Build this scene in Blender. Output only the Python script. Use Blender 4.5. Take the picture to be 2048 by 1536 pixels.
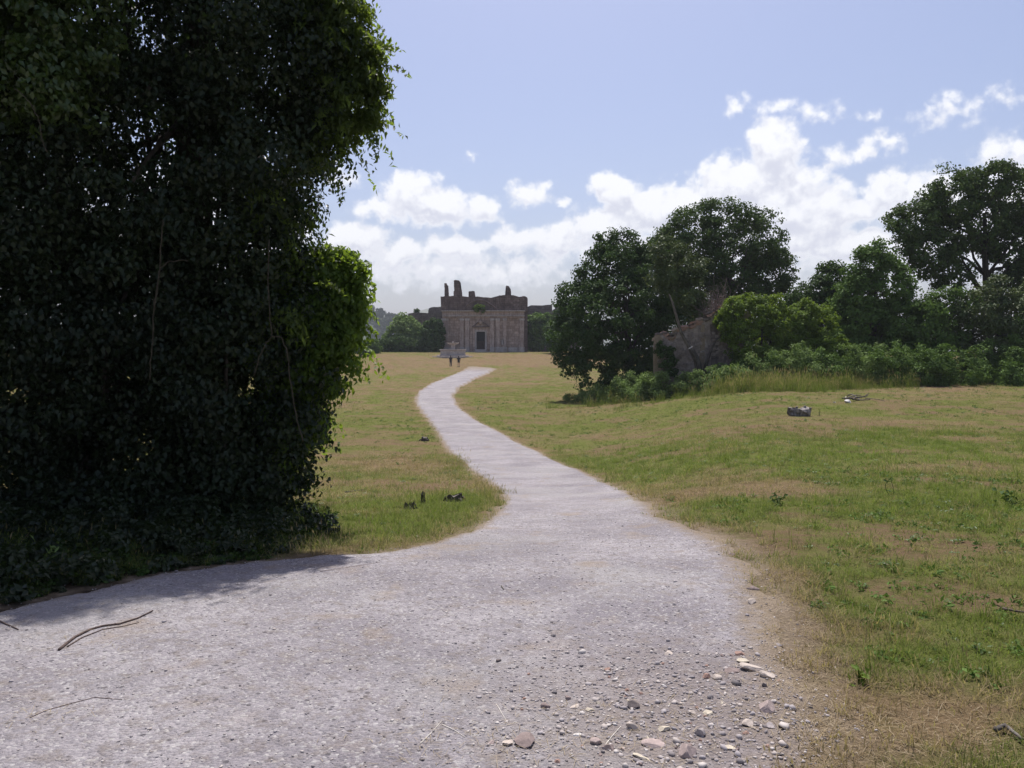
import bpy, bmesh, math, random
import numpy as np
from mathutils import Vector, Matrix

for o in list(bpy.data.objects):
    bpy.data.objects.remove(o)
S = bpy.context.scene
C = S.collection
R = math.radians
rng = np.random.default_rng(7)
random.seed(7)

# ------------------------------------------------------------------ camera, sky, sun, exposure
EYE = 1.6
F = 1536.0                      # focal length in pixels of the 2048 px wide photograph
PITCH = math.atan(78 / F)       # looking slightly down
cam_d = bpy.data.cameras.new('camera')
cam_d.sensor_width = 36.0
cam_d.lens = 36.0 * F / 2048
cam_d.clip_start = 0.05
cam_d.clip_end = 12000
cam = bpy.data.objects.new('camera', cam_d)
C.objects.link(cam)
cam.location = (0, 0, EYE)
cam.rotation_euler = (math.pi / 2 - PITCH, 0, 0)
S.camera = cam

SUN_EL, SUN_AZ = R(65), R(2)  # azimuth from straight ahead, negative is to the left
sun_d = bpy.data.lights.new('sun', 'SUN')
sun_d.energy = 4.2
sun_d.angle = R(0.53)
sun_d.color = (1.0, 0.955, 0.90)
sun = bpy.data.objects.new('sun', sun_d)
C.objects.link(sun)
to_sun = Vector((math.sin(SUN_AZ) * math.cos(SUN_EL), math.cos(SUN_AZ) * math.cos(SUN_EL), math.sin(SUN_EL)))
sun.rotation_euler = to_sun.to_track_quat('Z', 'Y').to_euler()
sun.location = to_sun * 200

S.view_settings.view_transform = 'Standard'
S.view_settings.look = 'None'
S.view_settings.exposure = 0.46
S.view_settings.gamma = 1.0
S.view_settings.use_curve_mapping = False
S.render.engine = 'CYCLES'
cy = S.cycles
cy.max_bounces = 6
cy.diffuse_bounces = 3
cy.glossy_bounces = 2
cy.transmission_bounces = 4
cy.volume_bounces = 0
cy.transparent_max_bounces = 8
cy.use_denoising = True
cy.caustics_reflective = False
cy.caustics_refractive = False


class NT:
    """small wrapper for wiring shader nodes"""
    def __init__(self, tree):
        self.t = tree

    def n(self, typ, **kw):
        nd = self.t.nodes.new(typ)
        for k, v in kw.items():
            setattr(nd, k, v)
        return nd

    def put(self, sock, v):
        if isinstance(v, bpy.types.NodeSocket):
            self.t.links.new(v, sock)
        elif v is not None:
            if hasattr(sock.default_value, '__len__') and not hasattr(v, '__len__'):
                v = (v,) * len(sock.default_value)
            if hasattr(v, '__len__') and len(v) == 3 and len(sock.default_value) == 4:
                v = (*v, 1)
            sock.default_value = v

    def m(self, op, a, b=None, c=None, clamp=False):
        nd = self.n('ShaderNodeMath', operation=op, use_clamp=clamp)
        for i, v in enumerate((a, b, c)):
            if v is not None:
                self.put(nd.inputs[i], v)
        return nd.outputs[0]

    def v(self, op, a, b=None, scale=None):
        nd = self.n('ShaderNodeVectorMath', operation=op)
        self.put(nd.inputs[0], a)
        if b is not None:
            self.put(nd.inputs[1], b)
        if scale is not None:
            self.put(nd.inputs['Scale'], scale)
        return nd.outputs['Value'] if op in ('LENGTH', 'DOT_PRODUCT', 'DISTANCE') else nd.outputs[0]

    def mix(self, f, a, b, blend='MIX'):
        nd = self.n('ShaderNodeMix', data_type='RGBA', blend_type=blend)
        self.put(nd.inputs[0], f)
        self.put(nd.inputs[6], a)
        self.put(nd.inputs[7], b)
        return nd.outputs[2]

    def ramp(self, f, lo, hi, a=0.0, b=1.0, smooth=True):
        nd = self.n('ShaderNodeMapRange', interpolation_type='SMOOTHSTEP' if smooth else 'LINEAR')
        for i, v in enumerate((f, lo, hi, a, b)):
            self.put(nd.inputs[i], v)
        return nd.outputs[0]

    def noise(self, vec, scale, detail=4, rough=0.55, dist=0.0):
        nd = self.n('ShaderNodeTexNoise')
        self.put(nd.inputs['Vector'], vec)
        nd.inputs['Scale'].default_value = scale
        nd.inputs['Detail'].default_value = detail
        nd.inputs['Roughness'].default_value = rough
        nd.inputs['Distortion'].default_value = dist
        return nd

    def voro(self, vec, scale, feature='F1'):
        nd = self.n('ShaderNodeTexVoronoi', feature=feature)
        self.put(nd.inputs['Vector'], vec)
        nd.inputs['Scale'].default_value = scale
        return nd

    def attr(self, name, typ='GEOMETRY'):
        return self.n('ShaderNodeAttribute', attribute_name=name, attribute_type=typ).outputs['Fac']

    def bump(self, h, strength, dist, normal=None):
        nd = self.n('ShaderNodeBump')
        nd.inputs['Strength'].default_value = strength
        nd.inputs['Distance'].default_value = dist
        self.put(nd.inputs['Height'], h)
        if normal is not None:
            self.put(nd.inputs['Normal'], normal)
        return nd.outputs[0]


def azel(px, py):
    u, w = (px - 1024) / F, (690 - py) / F
    return math.atan(u), math.atan2(w, math.hypot(u, 1))


# cloud puffs: direction (from where they stand in the sky), angular radii, weight
PUFFS = [
    (828, 402, 70, 56, 1.1), (886, 420, 66, 42, 1.1), (960, 424, 50, 34, .95), (765, 425, 55, 30, .8), (850, 445, 90, 26, .7),
    (1050, 392, 55, 26, .62), (1088, 374, 26, 15, .6), (937, 323, 22, 14, .5), (690, 375, 45, 40, .45), (1122, 402, 18, 12, .45),
    (715, 490, 72, 40, .9), (800, 508, 84, 28, .74), (905, 500, 80, 32, .78), (1035, 486, 74, 36, .82), (1130, 492, 95, 46, .88), (920, 545, 330, 44, .62),
    (1224, 384, 52, 42, 1.05), (1292, 428, 105, 58, 1.05), (1205, 462, 95, 55, 1.0), (1370, 405, 76, 54, 1.05), (1465, 375, 80, 60, 1.1), (1542, 325, 56, 66, 1.15),
    (1560, 440, 170, 100, 1.1), (1700, 432, 84, 40, .9), (1765, 392, 66, 46, 1.0), (1850, 384, 62, 42, .85), (1915, 352, 48, 30, .66),
    (1720, 500, 200, 56, .8), (1900, 450, 130, 54, .75), (1330, 500, 240, 50, .7), (1600, 560, 280, 60, .55), (2060, 420, 160, 120, .9),
    (1462, 226, 40, 24, .44), (1545, 232, 76, 22, .40), (1636, 246, 40, 24, .44), (1716, 240, 46, 16, .28), (1882, 224, 66, 36, .46), (1990, 202, 36, 30, .42),
    (1765, 290, 72, 28, .48), (1685, 322, 80, 24, .44), (1850, 308, 56, 18, .30), (2120, 260, 60, 40, .4), (2250, 300, 120, 60, .9), (2300, 430, 200, 110, 1.0),
    (520, 470, 130, 50, .9), (380, 400, 100, 60, 1.0), (240, 480, 160, 50, .9), (60, 430, 120, 70, 1.0), (-150, 480, 200, 60, .95), (450, 530, 300, 36, .6),
]


def build_world():
    w = bpy.data.worlds.new('World')
    S.world = w
    w.use_nodes = True
    w.node_tree.nodes.clear()
    # --- group: cloud thickness as a function of direction (azimuth, elevation)
    g = bpy.data.node_groups.new('cloud_field', 'ShaderNodeTree')
    g.interface.new_socket('Dir', in_out='INPUT', socket_type='NodeSocketVector')
    g.interface.new_socket('Field', in_out='OUTPUT', socket_type='NodeSocketFloat')
    k = NT(g)
    gi, go = k.n('NodeGroupInput'), k.n('NodeGroupOutput')
    p0 = gi.outputs[0]
    warp = k.noise(p0, 9.0, 5, .6)
    wv = k.v('SCALE', k.v('SUBTRACT', warp.outputs['Color'], (.5, .5, .5)), scale=.050)
    p = k.v('ADD', p0, wv)
    cur = None
    for (px, py, rx, ry, wt) in PUFFS:
        a, e = azel(px, py)
        q = k.v('MULTIPLY', k.v('SUBTRACT', p, (a, e, 0)), (F / rx, F / ry, 0))
        ln = k.v('LENGTH', q)
        val = k.m('MULTIPLY_ADD', ln, -.75 * wt, wt)
        cur = val if cur is None else k.m('SMOOTH_MAX', cur, val, .05)
    # the rest of the sky: the same kind of low cumulus all round
    sp = k.n('ShaderNodeSeparateXYZ')
    k.put(sp.inputs[0], p0)
    gen = k.noise(k.v('MULTIPLY', p, (1, 1.6, 1)), 3.3, 3, .5).outputs['Fac']
    out = k.ramp(k.m('ABSOLUTE', sp.outputs[0]), .78, .95)
    band = k.ramp(sp.outputs[1], .45, .1)
    gen = k.m('MULTIPLY', k.m('MULTIPLY', k.ramp(gen, .46, .72, 0, 1.2), out), band)
    cur = k.m('MAXIMUM', cur, gen)
    n1 = k.noise(p0, 30.0, 8, .62).outputs['Fac']
    v1 = k.n('ShaderNodeTexVoronoi', feature='SMOOTH_F1')
    k.put(v1.inputs['Vector'], k.v('ADD', p0, k.v('SCALE', wv, scale=.5)))
    v1.inputs['Scale'].default_value = 42
    v1.inputs['Smoothness'].default_value = .4
    puff = k.m('SUBTRACT', .5, v1.outputs['Distance'])
    amp = k.ramp(cur, -.22, .3)
    fld = k.m('MULTIPLY_ADD', k.m('MULTIPLY', k.m('SUBTRACT', n1, .5), amp), 1.3, cur)
    v2 = k.n('ShaderNodeTexVoronoi', feature='SMOOTH_F1')
    k.put(v2.inputs['Vector'], k.v('ADD', p0, k.v('SCALE', wv, scale=.7)))
    v2.inputs['Scale'].default_value = 95
    v2.inputs['Smoothness'].default_value = .3
    puff2 = k.m('SUBTRACT', .5, v2.outputs['Distance'])
    fld = k.m('MULTIPLY_ADD', k.m('MULTIPLY', puff, amp), .34, fld)
    fld = k.m('MULTIPLY_ADD', k.m('MULTIPLY', puff2, amp), .20, fld)
    k.put(go.inputs[0], fld)

    k = NT(w.node_tree)
    out = k.n('ShaderNodeOutputWorld')
    bg = k.n('ShaderNodeBackground')
    sky = k.n('ShaderNodeTexSky', sky_type='NISHITA')
    sky.sun_disc = False
    sky.sun_elevation = SUN_EL
    sky.sun_rotation = SUN_AZ
    sky.altitude = 300
    sky.air_density = 1.0
    sky.dust_density = 3.2
    sky.ozone_density = 2.0
    skyc = k.mix(1.0, sky.outputs[0], (.985, .945, 1.025), 'MULTIPLY')
    tc = k.n('ShaderNodeTexCoord')
    xyz = k.n('ShaderNodeSeparateXYZ')
    k.put(xyz.inputs[0], tc.outputs['Generated'])
    az = k.m('ARCTAN2', xyz.outputs[0], xyz.outputs[1])
    el = k.m('ARCSINE', xyz.outputs[2])
    cb = k.n('ShaderNodeCombineXYZ')
    k.put(cb.inputs[0], az)
    k.put(cb.inputs[1], el)
    f1 = k.n('ShaderNodeGroup', node_tree=g)
    k.put(f1.inputs[0], cb.outputs[0])
    f2 = k.n('ShaderNodeGroup', node_tree=g)
    k.put(f2.inputs[0], k.v('ADD', cb.outputs[0], (-.003, .016, 0)))
    mask = k.ramp(f1.outputs[0], .12, .50)
    hard = k.ramp(f1.outputs[0], .14, .9)
    mask = k.m('MULTIPLY', mask, k.ramp(el, .0, .10, .6, 1.0))
    lit = k.ramp(k.m('SUBTRACT', f1.outputs[0], f2.outputs[0]), -.30, .34)
    lit = k.m('MAXIMUM', lit, k.ramp(hard, .75, .2, 0, .75))
    cc = k.mix(lit, (5.7, 5.8, 6.6), (8.3, 8.3, 8.5))
    col = k.mix(k.m('MULTIPLY', mask, .92), skyc, cc)
    k.put(bg.inputs['Color'], col)
    bg.inputs['Strength'].default_value = SKY
    k.put(out.inputs[0], bg.outputs[0])


SKY = 0.098
build_world()

# ------------------------------------------------------------------ numeric helpers
def sstep(a, b, x):
    t = np.clip((np.asarray(x, float) - a) / (b - a), 0, 1)
    return t * t * (3 - 2 * t)


_perm = np.random.default_rng(3).random((256, 256))


def vnoise(x, y):
    xi, yi = np.floor(x).astype(int), np.floor(y).astype(int)
    fx, fy = x - xi, y - yi
    fx, fy = fx * fx * (3 - 2 * fx), fy * fy * (3 - 2 * fy)
    a = _perm[xi & 255, yi & 255]
    b = _perm[(xi + 1) & 255, yi & 255]
    c = _perm[xi & 255, (yi + 1) & 255]
    d = _perm[(xi + 1) & 255, (yi + 1) & 255]
    return (a * (1 - fx) + b * fx) * (1 - fy) + (c * (1 - fx) + d * fx) * fy


def fbm(x, y, sc, octs=4, off=0.0):
    x = np.asarray(x, float) / sc + off * 13.7
    y = np.asarray(y, float) / sc + off * 7.3
    s, a, t = 0, 1.0, 0
    for _ in range(octs):
        s = s + a * vnoise(x, y)
        t += a
        a *= .5
        x, y = x * 2.03 + 5.1, y * 2.03 + 9.2
    return s / t


def _profile(pts):
    d = np.array([p[0] for p in pts], float)
    z = np.array([p[1] for p in pts], float)
    ld = np.log(d + 4)
    g = np.linspace(ld[0], ld[-1], 1200)
    v = np.interp(g, ld, z)
    kern = np.exp(-np.linspace(-2, 2, 41) ** 2)
    kern /= kern.sum()
    v2 = np.convolve(np.pad(v, 20, mode='edge'), kern, 'valid')
    return lambda q: np.interp(np.log(np.maximum(q, 0) + 4), g, v2)


_pc = _profile([(0, 0), (3, 0), (6, -.15), (10, -.6), (18, -1.55), (30, -2.4), (57, -2.75), (90, -2.75), (110, -2.5), (124, -1.95), (140, -.42), (150, .05), (160, .2),
                (176, .1), (215, -3), (300, -20), (420, -38), (800, -45), (5000, -45)])
_pr = _profile([(0, 0), (3, 0), (6, -.12), (12, -.5), (20, -.85), (30, -1.0), (45, -.9), (60, -.8), (100, -.6), (150, 0), (200, 0), (260, -6), (420, -38), (800, -45), (5000, -45)])


def terrain(x, y):
    x, y = np.asarray(x, float), np.asarray(y, float)
    d = np.maximum(y, 0)
    w = sstep(.06, .36, x / np.maximum(d, 3))
    z = _pc(d) * (1 - w) + _pr(d) * w
    q = sstep(4, 14, d)
    z = z + (fbm(x, y, 1.3, 3) - .5) * .045 * (.3 + .7 * q) + (fbm(x, y, 7, 3, 2) - .5) * .15 * q
    return z


def ray(px, py):
    xr, yr = (px - 1024) / F, (768 - py) / F
    cp, sp = math.cos(PITCH), math.sin(PITCH)
    return np.array([xr, cp + yr * sp, -sp + yr * cp])


def P(px, py, d):
    """the point d metres ahead that is seen at this place of the photograph"""
    r = ray(px, py)
    r = r * (d / r[1])
    return np.array([r[0], r[1], EYE + r[2]])


def G(px, py):
    """the point of the ground seen at this place of the photograph"""
    r = ray(px, py)
    r = r / r[1]
    t = np.exp(np.linspace(math.log(1.2), math.log(400), 6000))
    h = EYE + r[2] * t - terrain(r[0] * t, t)
    i = int(np.argmax(h < 0))
    if h[i] >= 0:
        i = len(t) - 1
    a, b = h[i - 1], h[i]
    q = t[i - 1] + (t[i] - t[i - 1]) * a / (a - b + 1e-9)
    return np.array([r[0] * q, q, float(terrain(r[0] * q, q))])


# ------------------------------------------------------------------ object helpers
def link(o, parent=None):
    C.objects.link(o)
    if parent is not None:
        o.parent = parent
        o.matrix_parent_inverse = Matrix.Identity(4)
    return o


def tag(o, label=None, cat=None, group=None, kind=None):
    for k, v in (('label', label), ('category', cat), ('group', group), ('kind', kind)):
        if v:
            o[k] = v
    return o


def empty(name, loc, label, cat, group=None, rz=0.0):
    o = bpy.data.objects.new(name, None)
    o.empty_display_size = .3
    o.location = loc
    o.rotation_euler.z = rz
    link(o)
    return tag(o, label, cat, group)


def fast_mesh(name, verts, faces, mats=(), tint=None, smooth=False):
    """faces: (N,k) int array or list of lists"""
    me = bpy.data.meshes.new(name)
    verts = np.asarray(verts, np.float32)
    if isinstance(faces, np.ndarray):
        n, k = faces.shape
        me.vertices.add(len(verts))
        me.vertices.foreach_set('co', verts.ravel())
        me.loops.add(n * k)
        me.loops.foreach_set('vertex_index', faces.astype(np.int32).ravel())
        me.polygons.add(n)
        me.polygons.foreach_set('loop_start', np.arange(0, n * k, k, dtype=np.int32))
        me.update(calc_edges=True)
    else:
        me.from_pydata(verts.tolist(), [], faces)
        me.update()
    if smooth:
        me.polygons.foreach_set('use_smooth', np.ones(len(me.polygons), bool))
    if tint is not None:
        at = me.attributes.new('tint', 'FLOAT', 'FACE')
        at.data.foreach_set('value', np.asarray(tint, np.float32))
    for m in mats:
        me.materials.append(m)
    return me


def mobj(name, me, parent=None, loc=None):
    o = bpy.data.objects.new(name, me)
    if loc is not None:
        o.location = loc
    return link(o, parent)


class MB:
    """collects boxes, prisms and tubes into one mesh"""
    def __init__(self):
        self.v, self.f = [], []

    def add(self, vs, fs):
        b = len(self.v)
        self.v += [tuple(map(float, v)) for v in vs]
        self.f += [[i + b for i in f] for f in fs]
        return self

    def box(self, x0, x1, y0, y1, z0, z1, jit=0.0):
        vs = [(x, y, z) for x in (x0, x1) for y in (y0, y1) for z in (z0, z1)]
        if jit:
            vs = [tuple(c + random.uniform(-jit, jit) for c in v) for v in vs]
        return self.add(vs, [[0, 1, 3, 2], [4, 6, 7, 5], [0, 4, 5, 1], [2, 3, 7, 6], [0, 2, 6, 4], [1, 5, 7, 3]])

    def tube(self, pts, rads, sides=6, cap=True):
        pts = [Vector(p) for p in pts]
        n = len(pts)
        vs, fs = [], []
        prev = None
        for i, p in enumerate(pts):
            t = (pts[min(i + 1, n - 1)] - pts[max(i - 1, 0)])
            t = t.normalized() if t.length > 1e-9 else Vector((0, 0, 1))
            u = prev if prev is not None else (Vector((1, 0, 0)) if abs(t.x) < .8 else Vector((0, 1, 0)))
            u = (u - t * u.dot(t)).normalized()
            prev = u
            w = t.cross(u)
            for s in range(sides):
                a = 2 * math.pi * s / sides
                vs.append(p + (u * math.cos(a) + w * math.sin(a)) * rads[i])
        for i in range(n - 1):
            for s in range(sides):
                s2 = (s + 1) % sides
                fs.append([i * sides + s, i * sides + s2, (i + 1) * sides + s2, (i + 1) * sides + s])
        if cap:
            fs.append(list(range(sides))[::-1])
            fs.append([(n - 1) * sides + s for s in range(sides)])
        return self.add(vs, fs)

    def prism(self, outline, y0, y1):
        """polygon given in (x, z), extruded from y0 to y1"""
        n = len(outline)
        vs = [(x, y0, z) for x, z in outline] + [(x, y1, z) for x, z in outline]
        fs = [[i, (i + 1) % n, (i + 1) % n + n, i + n] for i in range(n)]
        fs += [list(range(n))[::-1], list(range(n, 2 * n))]
        return self.add(vs, fs)

    def lathe(self, prof, sides, cx=0, cy=0, rot=0.0):
        vs, fs = [], []
        for r, z in prof:
            for s in range(sides):
                a = rot + 2 * math.pi * s / sides
                vs.append((cx + r * math.cos(a), cy + r * math.sin(a), z))
        for i in range(len(prof) - 1):
            for s in range(sides):
                s2 = (s + 1) % sides
                fs.append([i * sides + s, i * sides + s2, (i + 1) * sides + s2, (i + 1) * sides + s])
        fs.append(list(range(sides))[::-1])
        fs.append([(len(prof) - 1) * sides + s for s in range(sides)])
        return self.add(vs, fs)

    def build(self, name, mat, parent=None, smooth=False, loc=None, tri=False):
        me = bpy.data.meshes.new(name)
        bm = bmesh.new()
        bv = [bm.verts.new(v) for v in self.v]
        for f in self.f:
            try:
                bm.faces.new([bv[i] for i in f])
            except ValueError:
                pass
        if tri:
            bmesh.ops.triangulate(bm, faces=[f for f in bm.faces if len(f.verts) > 4])
        bmesh.ops.recalc_face_normals(bm, faces=bm.faces[:])
        bm.to_mesh(me)
        bm.free()
        if smooth:
            me.polygons.foreach_set('use_smooth', np.ones(len(me.polygons), bool))
        me.materials.append(mat)
        return mobj(name, me, parent, loc)


# ------------------------------------------------------------------ materials
def mat(name):
    m = bpy.data.materials.new(name)
    m.use_nodes = True
    m.node_tree.nodes.clear()
    k = NT(m.node_tree)
    out = k.n('ShaderNodeOutputMaterial')
    return m, k, out


def pos(k):
    return k.n('ShaderNodeNewGeometry').outputs['Position']


def objco(k):
    return k.n('ShaderNodeTexCoord').outputs['Object']


def leaf_mat(name, dark, light, trans, tf=.35, rough=.5, spec=.35, patch=.6):
    m, k, out = mat(name)
    t = k.attr('tint')
    nz = k.noise(pos(k), patch, 2, .5).outputs['Fac']
    f = k.m('ADD', k.m('MULTIPLY', t, .65), k.m('MULTIPLY', k.ramp(nz, .35, .65), .35))
    col = k.mix(f, dark, light)
    b = k.n('ShaderNodeBsdfPrincipled')
    k.put(b.inputs['Base Color'], col)
    b.inputs['Roughness'].default_value = rough
    b.inputs['Specular IOR Level'].default_value = spec
    tr = k.n('ShaderNodeBsdfTranslucent')
    k.put(tr.inputs[0], k.mix(f, tuple(c * .6 for c in trans), trans))
    mx = k.n('ShaderNodeMixShader')
    mx.inputs[0].default_value = tf
    k.put(mx.inputs[1], b.outputs[0])
    k.put(mx.inputs[2], tr.outputs[0])
    k.put(out.inputs[0], mx.outputs[0])
    return m


def rock_mat(name, a, b, c, scale=2.0, bump=.6, dist=.05, rough=.9, streak=False, course=None):
    m, k, out = mat(name)
    p = objco(k)
    n1 = k.noise(p, scale, 6, .6).outputs['Fac']
    n2 = k.noise(p, scale * 5, 5, .6).outputs['Fac']
    col = k.mix(k.ramp(n1, .35, .65), a, b)
    col = k.mix(k.ramp(n2, .5, .75), col, c)
    hgt = k.m('ADD', n1, k.m('MULTIPLY', n2, .5))
    if course:
        sx = k.n('ShaderNodeSeparateXYZ')
        k.put(sx.inputs[0], k.v('ADD', p, k.v('SCALE', k.noise(p, 1.1, 3, .5).outputs['Color'], scale=.25)))
        cx_ = k.n('ShaderNodeCombineXYZ')
        k.put(cx_.inputs[0], k.m('ADD', sx.outputs[0], sx.outputs[1]))
        k.put(cx_.inputs[1], sx.outputs[2])
        bt = k.n('ShaderNodeTexBrick')
        k.put(bt.inputs['Vector'], cx_.outputs[0])
        for nm, vv in (('Color1', (.72, .72, .72, 1)), ('Color2', (1.22, 1.2, 1.18, 1)), ('Mortar', (.55, .52, .5, 1))):
            bt.inputs[nm].default_value = vv
        bt.inputs['Scale'].default_value = 1.0
        bt.inputs['Brick Width'].default_value = course * 1.9
        bt.inputs['Row Height'].default_value = course
        bt.inputs['Mortar Size'].default_value = .03
        col = k.mix(.8, col, k.mix(1.0, col, bt.outputs['Color'], 'MULTIPLY'))
    if streak:
        st = k.noise(k.v('MULTIPLY', p, (2.2, 2.2, .18)), 1.3, 5, .6).outputs['Fac']
        col = k.mix(k.ramp(st, .42, .72, 0, .75), col, tuple(q * .5 for q in a))
    bs = k.n('ShaderNodeBsdfPrincipled')
    k.put(bs.inputs['Base Color'], col)
    bs.inputs['Roughness'].default_value = rough
    bs.inputs['Specular IOR Level'].default_value = .2
    k.put(bs.inputs['Normal'], k.bump(hgt, bump, dist))
    k.put(out.inputs[0], bs.outputs[0])
    return m


def bark_mat(name, a, b, scale=6):
    m, k, out = mat(name)
    p = k.v('MULTIPLY', objco(k), (1, 1, .25))
    n1 = k.noise(p, scale, 6, .65).outputs['Fac']
    bs = k.n('ShaderNodeBsdfPrincipled')
    k.put(bs.inputs['Base Color'], k.mix(k.ramp(n1, .35, .65), a, b))
    bs.inputs['Roughness'].default_value = .9
    bs.inputs['Specular IOR Level'].default_value = .15
    k.put(bs.inputs['Normal'], k.bump(n1, .8, .03))
    k.put(out.inputs[0], bs.outputs[0])
    return m


def plain_mat(name, col, rough=.8):
    m, k, out = mat(name)
    n1 = k.noise(objco(k), 8, 4, .6).outputs['Fac']
    bs = k.n('ShaderNodeBsdfPrincipled')
    k.put(bs.inputs['Base Color'], k.mix(n1, tuple(c * .75 for c in col), tuple(min(1, c * 1.2) for c in col)))
    bs.inputs['Roughness'].default_value = rough
    k.put(out.inputs[0], bs.outputs[0])
    return m


def ground_mat():
    m, k, out = mat('meadow_ground')
    p = pos(k)
    dry = k.attr('dry')
    n1 = k.noise(p, 5.2, 7, .72).outputs['Fac']
    n2 = k.noise(p, 28, 5, .7).outputs['Fac']
    n3 = k.noise(p, .35, 4, .6).outputs['Fac']
    d = k.m('ADD', dry, k.m('MULTIPLY', k.m('SUBTRACT', n1, .5), 1.6), clamp=True)
    g = k.mix(n2, (.074, .092, .024), (.175, .182, .060))
    t = k.mix(n2, (.125, .088, .050), (.25, .185, .112))
    t = k.mix(k.ramp(n3, .5, .7, 0, .35), t, (.22, .14, .075))
    col = k.mix(d, g, t)
    soil = k.noise(k.v('ADD', p, (31, 7, 0)), 1.7, 6, .68).outputs['Fac']
    col = k.mix(k.ramp(soil, .54, .66, 0, .75), col, (.085, .060, .038))
    pale = k.noise(k.v('ADD', p, (3, 57, 0)), 2.6, 6, .7).outputs['Fac']
    col = k.mix(k.ramp(pale, .60, .74, 0, .6), col, (.32, .245, .145))
    col = k.mix(k.m('MULTIPLY', k.attr('bare'), k.ramp(n1, .3, .6)), col, k.mix(n2, (.105, .070, .042), (.235, .165, .105)))
    col = k.mix(k.attr('tree_shade'), col, k.mix(n2, (.022, .018, .012), (.060, .046, .030)))  # shade beneath the ivy tree put into the ground colour
    ed = k.attr('edge')
    ed = k.m('MULTIPLY', k.m('ADD', ed, k.m('MULTIPLY', k.m('SUBTRACT', n1, .5), 1.6), clamp=True), k.ramp(ed, 0, .25))
    col = k.mix(ed, col, k.mix(n2, (.175, .135, .098), (.34, .275, .205)))
    bs = k.n('ShaderNodeBsdfPrincipled')
    k.put(bs.inputs['Base Color'], col)
    bs.inputs['Roughness'].default_value = 1.0
    bs.inputs['Specular IOR Level'].default_value = 0.0
    k.put(bs.inputs['Normal'], k.bump(k.m('ADD', n2, n1), .9, .06))
    k.put(out.inputs[0], bs.outputs[0])
    return m


def path_mat():
    m, k, out = mat('gravel_path')
    p = pos(k)
    edge, dirt = k.attr('edge'), k.attr('dirt')
    fine = k.noise(p, 130, 4, .75).outputs['Fac']
    mid = k.noise(p, 11, 6, .7).outputs['Fac']
    big = k.noise(p, .8, 7, .68).outputs['Fac']
    vo = k.voro(p, 62)
    vd = k.voro(p, 24)
    col = k.mix(k.ramp(big, .35, .68), (.255, .232, .250), (.415, .385, .397))
    col = k.mix(k.ramp(mid, .42, .66, 0, .55), col, (.235, .220, .235))
    peb = k.n('ShaderNodeSeparateColor')
    k.put(peb.inputs[0], vo.outputs['Color'])
    col = k.mix(k.ramp(peb.outputs[0], .55, 1.0, 0, .55), col, (.185, .175, .19))
    col = k.mix(k.ramp(peb.outputs[1], .78, 1.0, 0, .6), col, (.56, .54, .52))
    dk = k.n('ShaderNodeSeparateColor')
    k.put(dk.inputs[0], vd.outputs['Color'])
    spot = k.m('MULTIPLY', k.ramp(dk.outputs[0], .84, .90), k.ramp(vd.outputs['Distance'], .36, .22))
    col = k.mix(k.m('MULTIPLY', spot, .75), col, (.085, .08, .09))
    wear = k.noise(k.v('MULTIPLY', p, (.8, 1, 1)), .5, 5, .6).outputs['Fac']
    col = k.mix(k.ramp(wear, .48, .64, 0, .45), col, (.40, .385, .375))
    tan = k.noise(p, 1.9, 4, .6).outputs['Fac']
    col = k.mix(k.ramp(tan, .55, .74, 0, .6), col, (.33, .265, .205))
    grit = k.noise(p, 34, 5, .8).outputs['Fac']
    col = k.mix(k.ramp(grit, .56, .70, 0, .6), col, (.17, .155, .165))
    ed = k.m('ADD', edge, k.m('MULTIPLY', k.m('SUBTRACT', mid, .5), 2.2), clamp=True)
    col = k.mix(ed, col, k.mix(fine, (.175, .135, .098), (.34, .275, .205)))
    dr = k.m('MULTIPLY', k.m('ADD', dirt, k.m('MULTIPLY', k.m('SUBTRACT', mid, .5), 1.4), clamp=True), k.ramp(dirt, 0, .3))
    col = k.mix(k.m('MULTIPLY', dr, .7), col, (.235, .195, .175))
    col = k.mix(k.ramp(fine, .3, .7, 0, 1), k.mix(1.0, col, (.66, .66, .66), 'MULTIPLY'), col)
    bs = k.n('ShaderNodeBsdfPrincipled')
    k.put(bs.inputs['Base Color'], col)
    bs.inputs['Roughness'].default_value = .95
    bs.inputs['Specular IOR Level'].default_value = .12
    h = k.m('ADD', k.m('MULTIPLY', k.m('SUBTRACT', .5, vo.outputs['Distance']), 1.0), k.m('MULTIPLY', mid, 1.5))
    h = k.m('ADD', h, k.m('MULTIPLY', fine, .5))
    k.put(bs.inputs['Normal'], k.bump(h, .8, .013))
    k.put(out.inputs[0], bs.outputs[0])
    return m


def grass_mat(name, g0, g1, d0, d1):
    m, k, out = mat(name)
    dry = k.attr('dry', 'INSTANCER')
    t = k.attr('tint', 'GEOMETRY')
    rnd = k.attr('rnd', 'INSTANCER')
    f = k.m('ADD', k.m('MULTIPLY', t, .5), k.m('MULTIPLY', rnd, .5))
    dd = k.ramp(k.m('ADD', dry, k.m('MULTIPLY', k.m('SUBTRACT', t, .5), .7)), .25, .75)
    col = k.mix(dd, k.mix(f, g0, g1), k.mix(f, d0, d1))
    b = k.n('ShaderNodeBsdfPrincipled')
    k.put(b.inputs['Base Color'], col)
    b.inputs['Roughness'].default_value = .7
    b.inputs['Specular IOR Level'].default_value = .08
    tr = k.n('ShaderNodeBsdfTranslucent')
    k.put(tr.inputs[0], k.mix(1.0, col, (1.1, 1.25, .7), 'MULTIPLY'))
    mx = k.n('ShaderNodeMixShader')
    mx.inputs[0].default_value = .4
    k.put(mx.inputs[1], b.outputs[0])
    k.put(mx.inputs[2], tr.outputs[0])
    k.put(out.inputs[0], mx.outputs[0])
    return m


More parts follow.
